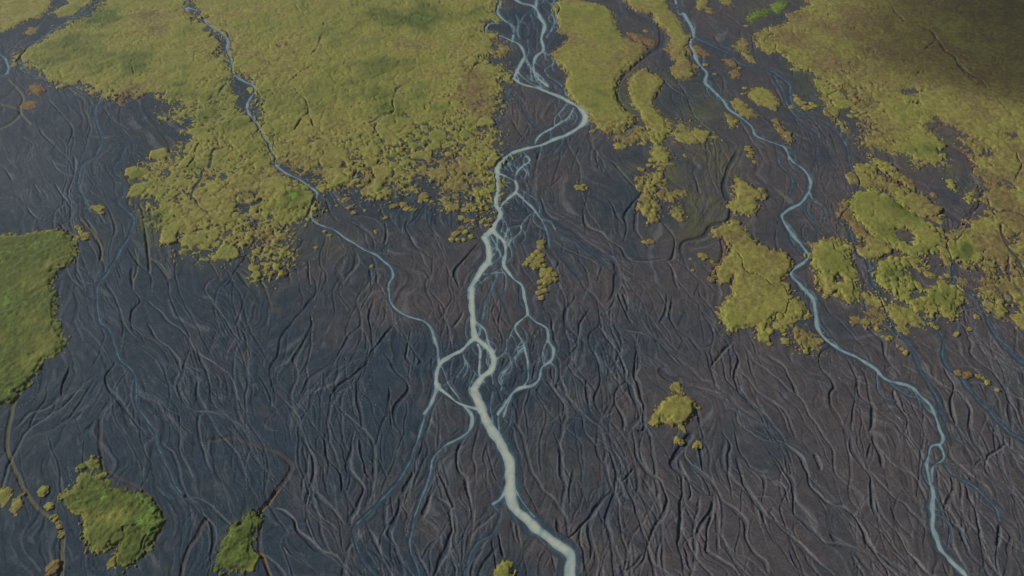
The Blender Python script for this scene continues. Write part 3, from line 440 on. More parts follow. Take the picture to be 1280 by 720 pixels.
def stamp(arr, pts, hw, depth, wall=.35, mode='bank'):
    """carve round-ended cross sections along map points; hw = half width in metres (per point)"""
    pts = np.asarray(pts); hw = np.broadcast_to(np.asarray(hw, float), (len(pts),)); depth = np.broadcast_to(np.asarray(depth, float), (len(pts),))
    gx = (pts[:, 0] - PX0) / ST; gy = (pts[:, 1] - PY0) / ST
    ok = (gx > 2) & (gx < NX - 3) & (gy > 2) & (gy < NY - 3)
    gx, gy, hw, depth = gx[ok], gy[ok], hw[ok], depth[ok]
    if len(gx) == 0: return
    ix = np.round(gx).astype(int); iy = np.round(gy).astype(int)
    kx = KX[iy] * ST; ky = GY[iy] * ST
    rx = np.ceil(hw / kx).astype(int) + 1
    ry = np.ceil(hw / ky).astype(int) + 1
    order = np.maximum(rx, ry)
    for size in np.unique(order):                       # similar sizes together
        m = order == size
        RX, RY = int(rx[m].max()), int(ry[m].max())
        for dj in range(-RX, RX + 1):
            for di in range(-RY, RY + 1):
                jx = ix[m] + dj; jy = iy[m] + di
                r = np.sqrt(((jx - gx[m]) * kx[m]) ** 2 + ((jy - gy[m]) * ky[m]) ** 2) / hw[m]
                if mode == 'bank': v = depth[m] * np.clip((1 - r) / wall, 0, 1)
                else: v = depth[m] * np.clip(1 - r * r, 0, 1)
                s = (v > 0) & (jx >= 0) & (jx < NX) & (jy >= 0) & (jy < NY)
                np.maximum.at(arr, (jy[s], jx[s]), v[s].astype(arr.dtype))

def kx_at(py):
    return row_geo(np.asarray(py, float))[1]

# ------------------------------------------------------------------ flow directions from everything traced
allp, alld = [], []
for kind, pts, w, mk, d in WATER:
    s = spline(pts, step=8)
    allp.append((s[1:] + s[:-1]) / 2); alld.append(s[1:] - s[:-1])
for pts in DRY + [g[0] for g in GULLY]:
    s = spline(pts, step=8)
    dd = s[1:] - s[:-1]
    allp.append((s[1:] + s[:-1]) / 2); alld.append(dd)
allp = np.vstack(allp); alld = np.vstack(alld)
alld = alld / (np.linalg.norm(alld, axis=1, keepdims=True) + 1e-6)
alld[alld[:, 1] < -.2] *= -1                                   # water runs towards the viewer
FC = 16.0
fgx = np.arange(PX0, PX1 + FC, FC); fgy = np.arange(PY0, PY1 + FC, FC)
FU = np.zeros((len(fgy), len(fgx), 2))
for i, yy in enumerate(fgy):
    d2 = (allp[None, :, 0] - fgx[:, None]) ** 2 + (allp[None, :, 1] - yy) ** 2
    wgt = 1 / (d2 + 300) ** 1.5
    FU[i] = (wgt[:, :, None] * alld[None]).sum(1)
FU /= np.linalg.norm(FU, axis=2, keepdims=True) + 1e-9
def flow(p):
    i = np.clip(((p[:, 1] - PY0) / FC), 0, len(fgy) - 1.01); j = np.clip(((p[:, 0] - PX0) / FC), 0, len(fgx) - 1.01)
    i0 = i.astype(int); j0 = j.astype(int); fi = (i - i0)[:, None]; fj = (j - j0)[:, None]
    v = (FU[i0, j0] * (1 - fi) * (1 - fj) + FU[i0 + 1, j0] * fi * (1 - fj) + FU[i0, j0 + 1] * (1 - fi) * fj + FU[i0 + 1, j0 + 1] * fi * fj)
    return np.arctan2(v[:, 1], v[:, 0])

def wobble(s, amp):
    """small natural wander of a traced line"""
    n = len(s)
    if n < 4: return s
    t = np.arange(n)
    sc = np.clip(.35 / kx_at(s[:, 1]), .5, 2)
    ph = rng.random(4) * 6.28
    o = np.stack([np.sin(t / 9 + ph[0]) + .6 * np.sin(t / 4.1 + ph[1]), np.sin(t / 8 + ph[2]) + .6 * np.sin(t / 4.7 + ph[3])], 1)
    return s + o * amp * sc[:, None] * .5

# ------------------------------------------------------------------ carve the plain
carve = np.zeros((NY, NX), f32)      # channels
levee = np.zeros((NY, NX), f32)      # silt shoulders
damp = np.zeros((NY, NX), f32)
silt = np.zeros((NY, NX), f32)
seeds = []
for pts in DRY:
    s = wobble(spline(pts, step=1.0), 1.1)
    n = len(s); t = np.linspace(0, 1, n)
    k = kx_at(s[:, 1])
    hw = np.maximum(rng.uniform(.26, .52) * np.interp(t, [0, .2, .8, 1], [.55, 1, 1, .6]) * (1 + .45 * np.sin(t * n / 11 + rng.random() * 6)), 1.0 * k)
    dp = rng.uniform(.24, .42)
    stamp(carve, s, hw, dp * np.interp(t, [0, .15, .85, 1], [.5, 1, 1, .5]))
    off = np.array([hw / k * 1.5, np.zeros(n)]).T
    sd = s + off * rng.choice([-1, 1])
    stamp(silt, sd, hw * .6, rng.uniform(.25, .8), mode='dome')
    if rng.random() < .5: stamp(damp, s, hw * .9, rng.uniform(.3, .9))
    seeds.append(s[::6])
for pts, w in GULLY:
    s = wobble(spline(pts, step=1.0), .8)
    tp = np.interp(np.linspace(0, 1, len(s)), [0, .12, .75, 1], [.4, 1, 1, .15])
    w = np.maximum(w * tp * (1 + .25 * np.sin(np.arange(len(s)) / 9.)), 1.1 * kx_at(s[:, 1]))
    stamp(carve, s, w, .38 * tp); stamp(damp, s, w * .95, .95 * tp)
    seeds.append(s[::6])
for kind, pts, w, mk, d in WATER:
    seeds.append(spline(pts, step=6.0))

def agents(n, steps, src, hwr, dpr, off0, ar, jit, steer, lev, silt_p, damp_p):
    """small channels that leave older ones, wander down the fall line and rejoin"""
    att = blur(carve, 2); ay, ax = np.gradient(att)
    if src is None:
        p = np.stack([rng.uniform(PX0 + 5, PX1 - 5, n), PY0 + (PY1 - PY0) * rng.random(n)], 1)
    else:
        p = src[rng.integers(0, len(src), n)] + rng.normal(0, 1, (n, 2))
    off = rng.normal(0, 1, n) * off0
    hw0 = rng.uniform(*hwr, n); dp0 = rng.uniform(*dpr, n)
    life = rng.uniform(.35, 1, n) * steps
    sgn = rng.choice([-1, 1], n); isilt = rng.random(n) < silt_p; idamp = rng.random(n) < damp_p
    P, W, D, A = [], [], [], []
    for t in range(steps):
        kk = kx_at(p[:, 1])
        a = flow(p) + off
        gx = np.clip(((p[:, 0] - PX0) / ST).astype(int), 1, NX - 2); gy = np.clip(((p[:, 1] - PY0) / ST).astype(int), 1, NY - 2)
        cross = np.cos(a) * ay[gy, gx] - np.sin(a) * ax[gy, gx]
        a += np.clip(cross * steer, -.5, .5)
        off = off * ar + rng.normal(0, jit, n)
        sc = np.clip(.2 / kk, .45, 1.1) * 1.6
        sq_ = .55 + .45 * np.clip(kk / GY[gy], 0, 1)        # foreshortening of the fall line
        p = p + np.stack([np.cos(a), np.sin(a) * sq_], 1) * sc[:, None]
        live = life > t
        f = np.clip(np.minimum(t / 8., (life - t) / 12.), .15, 1)
        P.append(p[live].copy()); W.append((hw0 * (.6 + .4 * f))[live]); D.append((dp0 * f)[live]); A.append(np.nonzero(live)[0])
    P = np.vstack(P); W = np.concatenate(W); D = np.concatenate(D); A = np.concatenate(A)
    k = kx_at(P[:, 1]); W = np.maximum(W, .72 * k)
    stamp(carve, P, W, D)
    sd = P + np.stack([W / k * 1.6 * sgn[A], np.zeros(len(P))], 1)
    m = isilt[A]; stamp(silt, sd[m], W[m] * .75, rng.uniform(.3, .8), mode='dome')
    m = idamp[A]; stamp(damp, P[m], W[m], .6)
    return P

src = np.vstack(seeds)
g1 = agents(520, 150, src, (.20, .40), (.14, .24), .85, .95, .095, 6, 0, .55, .35)
src = np.vstack([src, g1[::9]])
g2 = agents(850, 100, src, (.13, .26), (.09, .16), .95, .945, .11, 5, 0, .45, .25)
g3 = agents(700, 70, None, (.10, .2), (.06, .12), .5, .95, .08, 4, 0, .4, .15)

# fine anastomosing rills everywhere: noise smeared along the (meandering) fall line
def smeared():
    jx = np.clip((PXS - PX0) / FC, 0, len(fgx) - 1.01); jy = np.clip((PYS - PY0) / FC, 0, len(fgy) - 1.01)
    i0 = jy.astype(int); j0 = jx.astype(int); fi = (jy - i0)[:, None, None]; fj = (jx - j0)[None, :, None]
    a00 = FU[i0][:, j0]; a10 = FU[i0 + 1][:, j0]; a01 = FU[i0][:, j0 + 1]; a11 = FU[i0 + 1][:, j0 + 1]
    v = a00 * (1 - fi) * (1 - fj) + a10 * fi * (1 - fj) + a01 * (1 - fi) * fj + a11 * fi * fj
    ang = np.arctan2(v[..., 1], v[..., 0]).astype(f32)
    ang += fbm(X, Y, 14, 2, 201) * 1.15 + fbm(X, Y, 4.5, 2, 207) * .95
    sc = (np.clip(.2 / KX, .42, 1.1) * 1.5)[:, None].astype(f32); fs = (.5 + .5 * np.clip(KX / GY, 0, 1))[:, None].astype(f32)
    U = np.cos(ang) * sc; W = np.sin(ang) * sc * fs
    mn = np.maximum(1.0, 1.5 * KX / .42)[:, None]
    n1 = vnoise(X / .55 , Y / .75, 301) ; n2 = vnoise(X / 2.1, Y / 2.8, 311)
    out1 = n1.copy(); out2 = n2.copy()
    gx0, gy0 = np.meshgrid(np.arange(NX, dtype=f32), np.arange(NY, dtype=f32))
    for sgn in (1, -1):
        gx, gy = gx0.copy(), gy0.copy()
        for st in range(56):
            ix = np.clip(gx + .5, 0, NX - 1).astype(np.int32); iy = np.clip(gy + .5, 0, NY - 1).astype(np.int32)
            idx = iy * NX + ix
            gx += sgn * U.ravel()[idx]; gy += sgn * W.ravel()[idx]
            if st < 24: out1 += n1.ravel()[idx]
            if st % 2 == 0: out2 += n2.ravel()[idx] * 2
    res = []
    for o in (out1, out2):
        m = blur(o, 14); d = o - m
        res.append(d / np.sqrt(blur(d * d, 20) + 1e-6))
    return res
z1, z2 = smeared()
patch = np.clip(.75 + .9 * fbm(X, Y, 22, 3, 221), .15, 1.4)
rl2 = sstep(.55, 1.2, z2); rl1 = sstep(.3, 1.5, z1)
fine_cut = (rl2 * .13 + rl1 * .07) * patch
silt = np.maximum(silt, .32 * sstep(.9, 1.9, -z1) * patch)
silt = np.maximum(silt, .45 * sstep(1.0, 1.9, -z2) * np.clip(fbm(X, Y, 14, 3, 231) * 2 + .35, 0, 1))
damp = np.maximum(damp, .7 * sstep(.6, 1.5, z2) * np.clip(fbm(X, Y, 18, 3, 241) * 2.2 + .25, 0, 1))

# broad swells of the bars and fine unevenness of gravel
swell = fbm(X, Y, 26, 4, 3) * .22
grain = fbm(X, Y, 1.6, 3, 9) * .035 + fbm(X, Y, .5, 2, 12) * .02

# ------------------------------------------------------------------ rivers
WL = -0.06
bed = np.zeros((NY, NX), f32)
milk = np.zeros((NY, NX), f32); 
near = {}; apron = np.zeros((NY, NX), f32); rsrc = []; rsrc2 = []
for kind, pts, w, mk, d in WATER:
    s, wv = spline(pts, w, step=1.0)
    s = wobble(s, .6 if kind == 'river' else .9)
    if np.mean(wv) < 3.2: wv = wv * 1.2; mk = np.minimum(1, np.asarray(mk) * 1.2 + .08)
    k = kx_at(s[:, 1]); n = len(s)
    am = min(1, 6 / float(np.mean(wv)))
    nv = 1 + am * .2 * np.sin(np.arange(n) / 7. + rng.random() * 6) + am * .14 * np.sin(np.arange(n) / 2.9 + rng.random() * 6)
    hw = np.maximum(wv * nv * .5 * k * 1.05, .95 * k)
    stamp(bed, s, hw, d, wall=.7)
    stamp(apron, s, hw * 1.9 + 1.0 * k, 1, mode='dome')             # shallow water spilling beside the thread
    if np.ndim(mk): mk = np.interp(np.linspace(0, 1, n), np.linspace(0, 1, len(mk)), mk)
    stamp(milk, s, hw * 1.35, mk, wall=.75)
    stamp(milk, s, hw * 1.9 + 1.0 * k, mk * .5, wall=.9)
    stamp(damp, s, hw * 2.2 + .4, .75, wall=.6)
    if kind == 'river' and np.max(mk) >= .4: rsrc.append(s[::4][s[::4, 1] < 470])
    if kind == 'right' and np.max(mk) > .6: rsrc2.append(s[::4])
    if kind not in near: near[kind] = np.zeros((NY, NX), f32)
    stamp(near[kind], s, hw * 1.9 + 1.0 * k, 1, wall=.05)
# side loops that leave a thread and bend back to it
for rs, n, key, mk0 in ((np.vstack(rsrc), 95, 'river', (.3, .6)), (np.vstack(rsrc2), 34, 'right', (.2, .45))):
    p = rs[rng.integers(0, len(rs), n)].copy()
    sg = rng.choice([-1, 1], n); A = rng.uniform(.45, .9, n); life = rng.uniform(28, 75, n); hw0 = rng.uniform(.95, 1.5, n); mk = rng.uniform(*mk0, n)
    jt = np.zeros(n)
    for t in range(75):
        kk = kx_at(p[:, 1]); gy = np.clip(((p[:, 1] - PY0) / ST).astype(int), 1, NY - 2)
        jt = jt * .9 + rng.normal(0, .07, n)
        an = flow(p) + sg * A * np.cos(np.pi * np.clip(t / life, 0, 1)) + jt
        p = p + np.stack([np.cos(an), np.sin(an) * (.55 + .45 * np.clip(kk / GY[gy], 0, 1))], 1) * (np.clip(.2 / kk, .55, 1.1) * .8)[:, None]
        lv = life > t
        if not lv.any(): break
        q = p[lv]; hw = hw0[lv] * kk[lv] * np.clip((life[lv] - t) / 10, .6, 1)
        stamp(bed, q, hw, .22, wall=.7); stamp(milk, q, hw * 1.4, mk[lv], wall=.8)
        stamp(near[key], q, hw * 1.5 + .8 * kk[lv], 1, wall=.05); stamp(damp, q, hw * 2 + .2, .6, wall=.8)
edge_n = fbm(X, Y, 1.6, 3, 251)
bed = np.where(bed > .02, np.clip(bed * (1 + .22 * edge_n), 0, 2), bed)
bed = np.maximum(bed, np.minimum(apron, .8) * (.02 + .085 * sstep(.1, 1.2, z2 + edge_n * .8)))
milk = np.clip(milk * (.97 + .16 * np.clip(z1, -1.5, 1.5) * .6 + .10 * np.clip(z2, -1.5, 1.5) + .16 * edge_n), 0, 1)
# ground around braids is kept flat so that thin water lies where it should
calm = np.zeros((NY, NX), f32)
for kind in near: calm = np.maximum(calm, near[kind])
calm = blur(calm, 2)
# wet sheet-flooded reaches
wetzone = np.zeros((NY, NX), f32)
PXg = np.repeat(PXS[None, :], NY, 0); PYg = np.repeat(PYS[:, None], NX, 1)
def spot(x, y, rx, ry):
    return np.exp(-(((PXg - x) / rx) ** 2 + ((PYg - y) / ry) ** 2)).astype(f32)
def spot_add(arr, x, y, rx, ry, s):
    if rx <= 0: return
    x0, x1 = int((x - 3 * rx - PX0) / ST), int((x + 3 * rx - PX0) / ST) + 2
    y0, y1 = int((y - 3 * ry - PY0) / ST), int((y + 3 * ry - PY0) / ST) + 2
    x0, y0 = max(0, x0), max(0, y0)
    a = arr[y0:y1, x0:x1]
    a += s * np.exp(-(((PXg[y0:y1, x0:x1] - x) / rx) ** 2 + ((PYg[y0:y1, x0:x1] - y) / ry) ** 2)).astype(f32)
for a in [(655,10,45,40,.9),(665,80,36,45,.8),(700,20,14,40,.9),(640,225,26,40,.7),(625,290,18,40,.7),(680,285,14,16,.7),(625,310,14,26,.5),(590,460,40,40,.35),(635,480,30,34,.5),(620,510,30,14,.5),
          (60,70,80,50,.5),(40,200,110,90,.65),(100,240,90,80,.4),(60,110,100,26,.5),(130,390,60,90,.35),(90,400,50,30,.7),(128,400,16,14,.8),(60,600,200,160,.25),(240,440,140,160,.3),(470,645,40,14,.35),(500,690,60,30,.2),
          (975,60,40,50,.55),(1000,130,36,36,.5),(880,60,30,50,.35),(1040,170,30,30,.4),(975,25,60,14,.6),(785,30,40,20,.4),(770,340,10,40,.4),(640,575,20,30,.2),(610,560,20,40,.2),(1150,530,24,50,.3)]:
    spot_add(wetzone, *a)
wetzone *= .75 + .5 * fbm(X, Y, 12, 4, 21)
wetzone = np.clip(wetzone, 0, 1)

film = np.zeros((NY, NX), f32)
for a in FILM: spot_add(film, *a)
film *= np.clip(1.3 + 1.3 * fbm(X, Y, 5, 5, 31) + .25 * z2, 0, 2.2)
film = np.clip(film, 0, 1)

ground = swell * (1 - .85 * np.clip(calm, 0, 1)) + grain + levee * (1 - calm) - np.maximum(carve, fine_cut + .4 * carve) * (1 - .7 * calm)
ground = np.where(calm > .3, np.maximum(ground, WL + .03 + grain * .5), ground)
ground = ground - bed - np.where(bed > 0, .03, 0)
ground = ground.astype(f32)
base_soft = swell * (1 - .85 * np.clip(calm, 0, 1))

rill = {c: np.zeros((NY, NX), f32) for c in ('olive', 'brown', 'orange', 'rust', 'pink')}
for pts, w, c in RILL:
    s = wobble(spline(pts, step=1.0), .6)
    w = np.maximum(w, 1.1 * kx_at(s[:, 1]))
    stamp(rill[c], s, w, 1, wall=.6)
    cc = np.zeros_like(carve); stamp(cc, s, w * .8, .22); ground -= cc
# ------------------------------------------------------------------ moss field
def voro(size, seed, stretch=1.0):
    cx = np.floor(X / size).astype(np.int32); cy = np.floor(Y / size).astype(np.int32)
    f1 = np.full(X.shape, 9e9, f32); f2 = f1.copy(); sx = np.zeros_like(f1); sy = np.zeros_like(f1); sid = np.zeros_like(f1)
    for dx in (-1, 0, 1):
        for dy in (-1, 0, 1):
            qx = (cx + dx + hash2(cx + dx, cy + dy, seed)) * size
            qy = (cy + dy + hash2(cx + dx, cy + dy, seed + 5)) * size
            d = np.hypot(qx - X, qy - Y).astype(f32)
            c = d < f1
            f2 = np.where(c, f1, np.minimum(f2, d)); f1 = np.where(c, d, f1)
            sx = np.where(c, qx, sx); sy = np.where(c, qy, sy)
            sid = np.where(c, hash2(cx + dx, cy + dy, seed + 9), sid)
    return f1, f2, sx, sy, sid

def w2grid(wx, wy):
    """world -> grid index"""
    # depth along view axis and image coords of a ground point
    zc = wy * CP + H * SP
    yc = wy * SP - H * CP
    px = 640 + wx / zc / TN * 640
    py = 360 - yc / zc / TN * 640
    return np.clip(np.round((py - PY0) / ST).astype(int), 0, NY - 1), np.clip(np.round((px - PX0) / ST).astype(int), 0, NX - 1)

def sdf(poly, x, y):
    """signed distance in metres, negative inside"""
    d = np.full(x.shape, 1e9, f32); ins = np.zeros(x.shape, bool)
    n = len(poly)
    for i in range(n):
        ax, ay = poly[i]; bx, by = poly[(i + 1) % n]
        ex, ey = bx - ax, by - ay
        wx = x - ax; wy = y - ay
        t = np.clip((wx * ex + wy * ey) / (ex * ex + ey * ey + 1e-9), 0, 1)
        d = np.minimum(d, (wx - ex * t) ** 2 + (wy - ey * t) ** 2)
        if by != ay:
            c = ((ay > y) != (by > y)) & (x < (bx - ax) * (y - ay) / (by - ay) + ax)
            ins ^= c
    d = np.sqrt(d)
    return np.where(ins, -d, d).astype(f32)

V0 = voro(6.5, 97); V1 = voro(2.6, 101); V2 = voro(1.05, 151); V3 = voro(.62, 173)
warp = fbm(X, Y, 6, 4, 41) ; warp2 = fbm(X, Y, 1.5, 3, 47)
cushion = fbm(X, Y, 1.1, 3, 61); hummock = fbm(X, Y, 9, 4, 67)
crack = np.zeros((NY, NX), f32)
for pts, w in CRACKS:
    s = wobble(spline(pts, step=.8), 2.6)
    n = len(s); tt = np.linspace(0, 1, n)
    w = w * .55 * (.45 + .8 * np.abs(np.sin(np.arange(n) / 7. + len(pts)))) * np.interp(tt, [0, .15, .85, 1], [.4, 1, 1, .3])
    kk = kx_at(s[:, 1])
    stamp(crack, s, np.maximum(w, .62 * kk), np.clip(w / (.35 * kk), .85, 1), wall=.6)
hole = np.zeros((NY, NX), f32)
for x, y, rx, ry in HOLES:
    if rx > 0: spot_add(hole, x, y, rx, ry, 1.0)

brk = np.zeros((NY, NX), f32)
for q in [(530,190,80,28,1.1),(450,205,50,20,.9),(560,150,40,26,.6),(590,225,26,30,.7),(245,230,50,50,.7),(300,290,50,40,1.0),(330,330,30,26,1.0),(270,130,30,16,.6),(225,140,30,14,.8),(215,200,30,24,.6),
          (1060,130,22,40,1.0),(1075,150,20,30,.9),(1250,340,34,50,.8),(1140,350,24,18,.5),(990,420,20,14,.6),(1140,225,40,14,.6),(1066,300,14,14,.7),(840,240,24,24,.8),(860,168,24,12,.9),(790,165,20,12,.6),(1190,270,24,20,.5),(160,115,30,10,.5)]:
    spot_add(brk, *q)
brk = np.clip(brk * (.8 + .9 * fbm(X, Y, 9, 3, 57)), 0, 1.2)
vb0 = V0[1] - V0[0] + warp2 * 1.2; vb1 = V1[1] - V1[0] + warp2 * .5
owner = np.full((NY, NX), -1, np.int16)
mh = np.zeros((NY, NX), f32)
mtone = np.zeros((NY, NX), f32)
dome1 = np.clip((V1[1] - V1[0]) / 1.1, 0, 1) ** .6
dome0 = np.clip((V0[1] - V0[0] + warp2 * .8) / 1.3, 0, 1) ** .6
dome3 = np.clip((V3[1] - V3[0]) / .3, 0, 1) ** .6
dome2 = np.clip((V2[1] - V2[0]) / .5, 0, 1) ** .6
for mi, (pts, fr, th, gr, label, cat) in enumerate(MOSS):
    p = np.array(pts)
    x0 = max(0, int((p[:, 0].min() - 40 - PX0) / ST)); x1 = min(NX, int((p[:, 0].max() + 40 - PX0) / ST) + 1)
    y0 = max(0, int((p[:, 1].min() - 24 - PY0) / ST)); y1 = min(NY, int((p[:, 1].max() + 24 - PY0) / ST) + 1)
    if x1 <= x0 or y1 <= y0: continue
    sl = (slice(y0, y1), slice(x0, x1))
    # keep far outside vertices above the horizon limit
    pw = to_world([(a, max(b, -150)) for a, b in pts])
    d = sdf(pw, X[sl], Y[sl])
    d = d + warp[sl] * (.35 + .42 * max(0, fr - 1)) + warp2[sl] * (.45 + .12 * fr)
    d = d + sstep(.3, 1.3, z2[sl]) * (.15 + .5 * max(0, fr - 1.5)) + .25 * max(0, fr - 1.5) * np.clip(cushion[sl] * 2, -1, 1)
    bk = brk[sl]
    if bk.max() > .05:
        d = np.where(bk > .05, np.maximum(d, np.maximum((bk * 1.5 - vb0[sl] * .9), (bk * .75 - vb1[sl] * .9)) * 2.2), d)
        d = np.where(V0[4][sl] < (bk - .25) * .45, np.maximum(d, 1.2), d)
    hl = hole[sl]
    if hl.max() > .02: d = np.maximum(d, (hl + warp[sl] * .5 + warp2[sl] * .35 - .42) * 7)
    def lookup(V):
        gy, gx = w2grid(V[2][sl], V[3][sl])
        return d[np.clip(gy - y0, 0, y1 - y0 - 1), np.clip(gx - x0, 0, x1 - x0 - 1)]
    ds0 = lookup(V0) if fr >= 2.5 else None; ds1 = lookup(V1); ds2 = lookup(V2)
    mat = sstep(0, .8, -(d + max(0, fr - .8) * .7))
    pres1 = (ds1 + (V1[4][sl] - .5) * fr * 1.6 < -.15)
    pres2 = (ds2 + (V2[4][sl] - .5) * fr * 2.0 < -.1)
    c1 = dome1[sl] * pres1 * (.75 + .35 * V1[4][sl])
    c2 = dome2[sl] * pres2 * (.55 + .3 * V2[4][sl])
    ds3 = lookup(V3)
    pres3 = ds3 - (V3[4][sl] ** 6) * (.4 + fr * 1.5) < 0
    c3 = dome3[sl] * pres3 * .45
    h = np.maximum(np.maximum(mat, c1), np.maximum(c2 * .75, c3))
    if ds0 is not None:
        h = np.maximum(h, dome0[sl] * (ds0 + (V0[4][sl] - .5) * fr * 1.5 + warp2[sl] < -.3) * .95)
    h = h * (1 - .97 * crack[sl])
    hh = .66 * th * h * (1 + .16 * hummock[sl]) + (h > .3) * (cushion[sl] * (.10 if gr < .75 else .2) + hummock[sl] * .30 + .05 * (dome1[sl] - .5) * sstep(7, 1, -d))
    hh = np.where(h > .06, np.maximum(hh, .03), 0)
    take = hh > mh[sl]
    mh[sl] = np.where(take, hh, mh[sl])
    owner[sl] = np.where(take, mi, owner[sl])
    mtone[sl] = np.where(take, gr, mtone[sl])
# water threads keep their beds clear of moss
clear = bed > .13
mh[clear] = 0; owner[clear] = -1

# hue of the moss: browner and greener areas
for a in [(1200,80,140,90,-.08),(1280,20,130,90,-.10),(1090,120,40,60,-.08),(1050,40,50,60,-.05),(1250,250,40,60,-.08),(1240,330,50,50,-.12),(1150,140,60,30,.22),(1165,195,70,20,.25),(480,50,120,30,-.03),(600,130,24,40,-.3),(590,100,30,40,-.12),
          (125,20,30,14,.4),(100,70,50,16,.1),(170,80,24,14,.14),(420,70,50,30,.12),(480,20,40,14,.2),(530,22,30,14,.25),(440,130,50,26,.08),(190,40,40,30,-.1),(270,70,30,30,-.1),(140,110,60,14,-.08),(160,115,20,12,-.25),
          (255,220,60,40,-.06),(250,265,50,30,-.18),(195,275,22,14,.4),(365,245,8,5,.55),(40,300,40,20,.12),(50,440,50,40,-.08),(20,500,40,50,.12),(40,350,40,14,-.15),(590,215,26,20,-.15),(560,200,30,30,-.12),(330,300,24,16,-.2),
          (730,90,40,30,.08),(715,125,20,20,.1),(700,50,24,20,-.12),(790,55,24,10,-.15),(820,45,20,40,0),(865,80,20,20,-.1),(1120,260,24,14,.2),(1160,300,20,20,-.15),(1130,340,24,10,.1),(1245,300,14,16,-.2),(1210,312,14,14,.6),(1000,95,14,10,.6),(1010,110,20,8,.35),
          (150,645,24,12,-.25),(130,670,26,12,.05),(115,605,14,10,.1),(300,690,14,10,.15)]:
    spot_add(mtone, *a)
mtone = mtone + fbm(X, Y, 22, 5, 71) * .22 + fbm(X, Y, 60, 3, 73) * .12 + fbm(X, Y, 5, 4, 75) * .08 + .03 * (V1[4] - .5)
halo = blur((mh > .05).astype(f32), 7) * (mh <= .05)
halo = np.clip(halo * 1.6, 0, 1) * np.clip(.55 + 1.1 * fbm(X, Y, 4, 5, 77) + .2 * z1, 0, 1)
film = np.clip(film + .55 * halo * sstep(.35, .6, blur(mtone, 9) + .2 * fbm(X, Y, 30, 3, 78) + .1), 0, 1)
rill['brown'] = np.maximum(rill['brown'], .7 * halo)
edge_soft = blur((mh > .05).astype(f32), 4)
mtone = mtone - .14 * (1 - np.clip((edge_soft - .55) / .45, 0, 1)) * (mh > 0)     # drier, browner rims
mtone = np.where(mtone > .84, .84 + (mtone - .84) * .45, mtone)
mtone = np.clip(mtone, 0, 1)

# plain colour: ash with blue sky reflection painted in at left, reddish scoria right
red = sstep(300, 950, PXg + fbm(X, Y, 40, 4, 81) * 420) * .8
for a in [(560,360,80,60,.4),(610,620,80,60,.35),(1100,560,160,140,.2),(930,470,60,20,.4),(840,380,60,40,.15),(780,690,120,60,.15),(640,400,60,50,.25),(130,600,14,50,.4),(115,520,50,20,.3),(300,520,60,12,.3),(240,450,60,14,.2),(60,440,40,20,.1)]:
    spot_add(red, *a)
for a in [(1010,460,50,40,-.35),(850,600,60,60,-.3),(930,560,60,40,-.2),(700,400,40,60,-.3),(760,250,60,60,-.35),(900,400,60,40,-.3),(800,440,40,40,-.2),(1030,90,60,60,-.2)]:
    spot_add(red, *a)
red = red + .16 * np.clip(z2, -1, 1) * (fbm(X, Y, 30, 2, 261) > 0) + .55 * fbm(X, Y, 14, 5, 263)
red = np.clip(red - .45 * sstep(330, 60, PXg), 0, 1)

# ------------------------------------------------------------------ mesh makers
scene = bpy.context.scene
COL = scene.collection
def new_obj(name, me, label=None, cat=None, group=None, kind=None, parent=None):
    o = bpy.data.objects.new(name, me); COL.objects.link(o)
    if label: o['label'] = label
    if cat: o['category'] = cat
    if group: o['group'] = group
    if kind: o['kind'] = kind
    if parent: o.parent = parent
    return o

def grid_mesh(name, vx, vy, vz, faces_mask, attrs, mat):
    """submesh of the survey grid: faces_mask is (ny-1, nx-1)"""
    ny, nx = vx.shape
    fy, fx = np.nonzero(faces_mask)
    a = fy * nx + fx
    quads = np.stack([a, a + nx, a + nx + 1, a + 1], 1)
    used, inv = np.unique(quads.ravel(), return_inverse=True)
    q = inv.reshape(-1, 4).astype(np.int32)
    co = np.stack([vx.ravel()[used], vy.ravel()[used], vz.ravel()[used]], 1).astype(f32)
    me = bpy.data.meshes.new(name)
    me.vertices.add(len(co)); me.vertices.foreach_set('co', co.ravel())
    me.loops.add(q.size); me.loops.foreach_set('vertex_index', q.ravel())
    me.polygons.add(len(q)); me.polygons.foreach_set('loop_start', np.arange(0, q.size, 4, dtype=np.int32))
    me.polygons.foreach_set('use_smooth', np.ones(len(q), bool))
    me.update(calc_edges=True)
    for an, arr in attrs.items():
        at = me.attributes.new(an, 'FLOAT', 'POINT'); at.data.foreach_set('value', arr.ravel()[used].astype(f32))
    me.materials.append(mat)
    return me

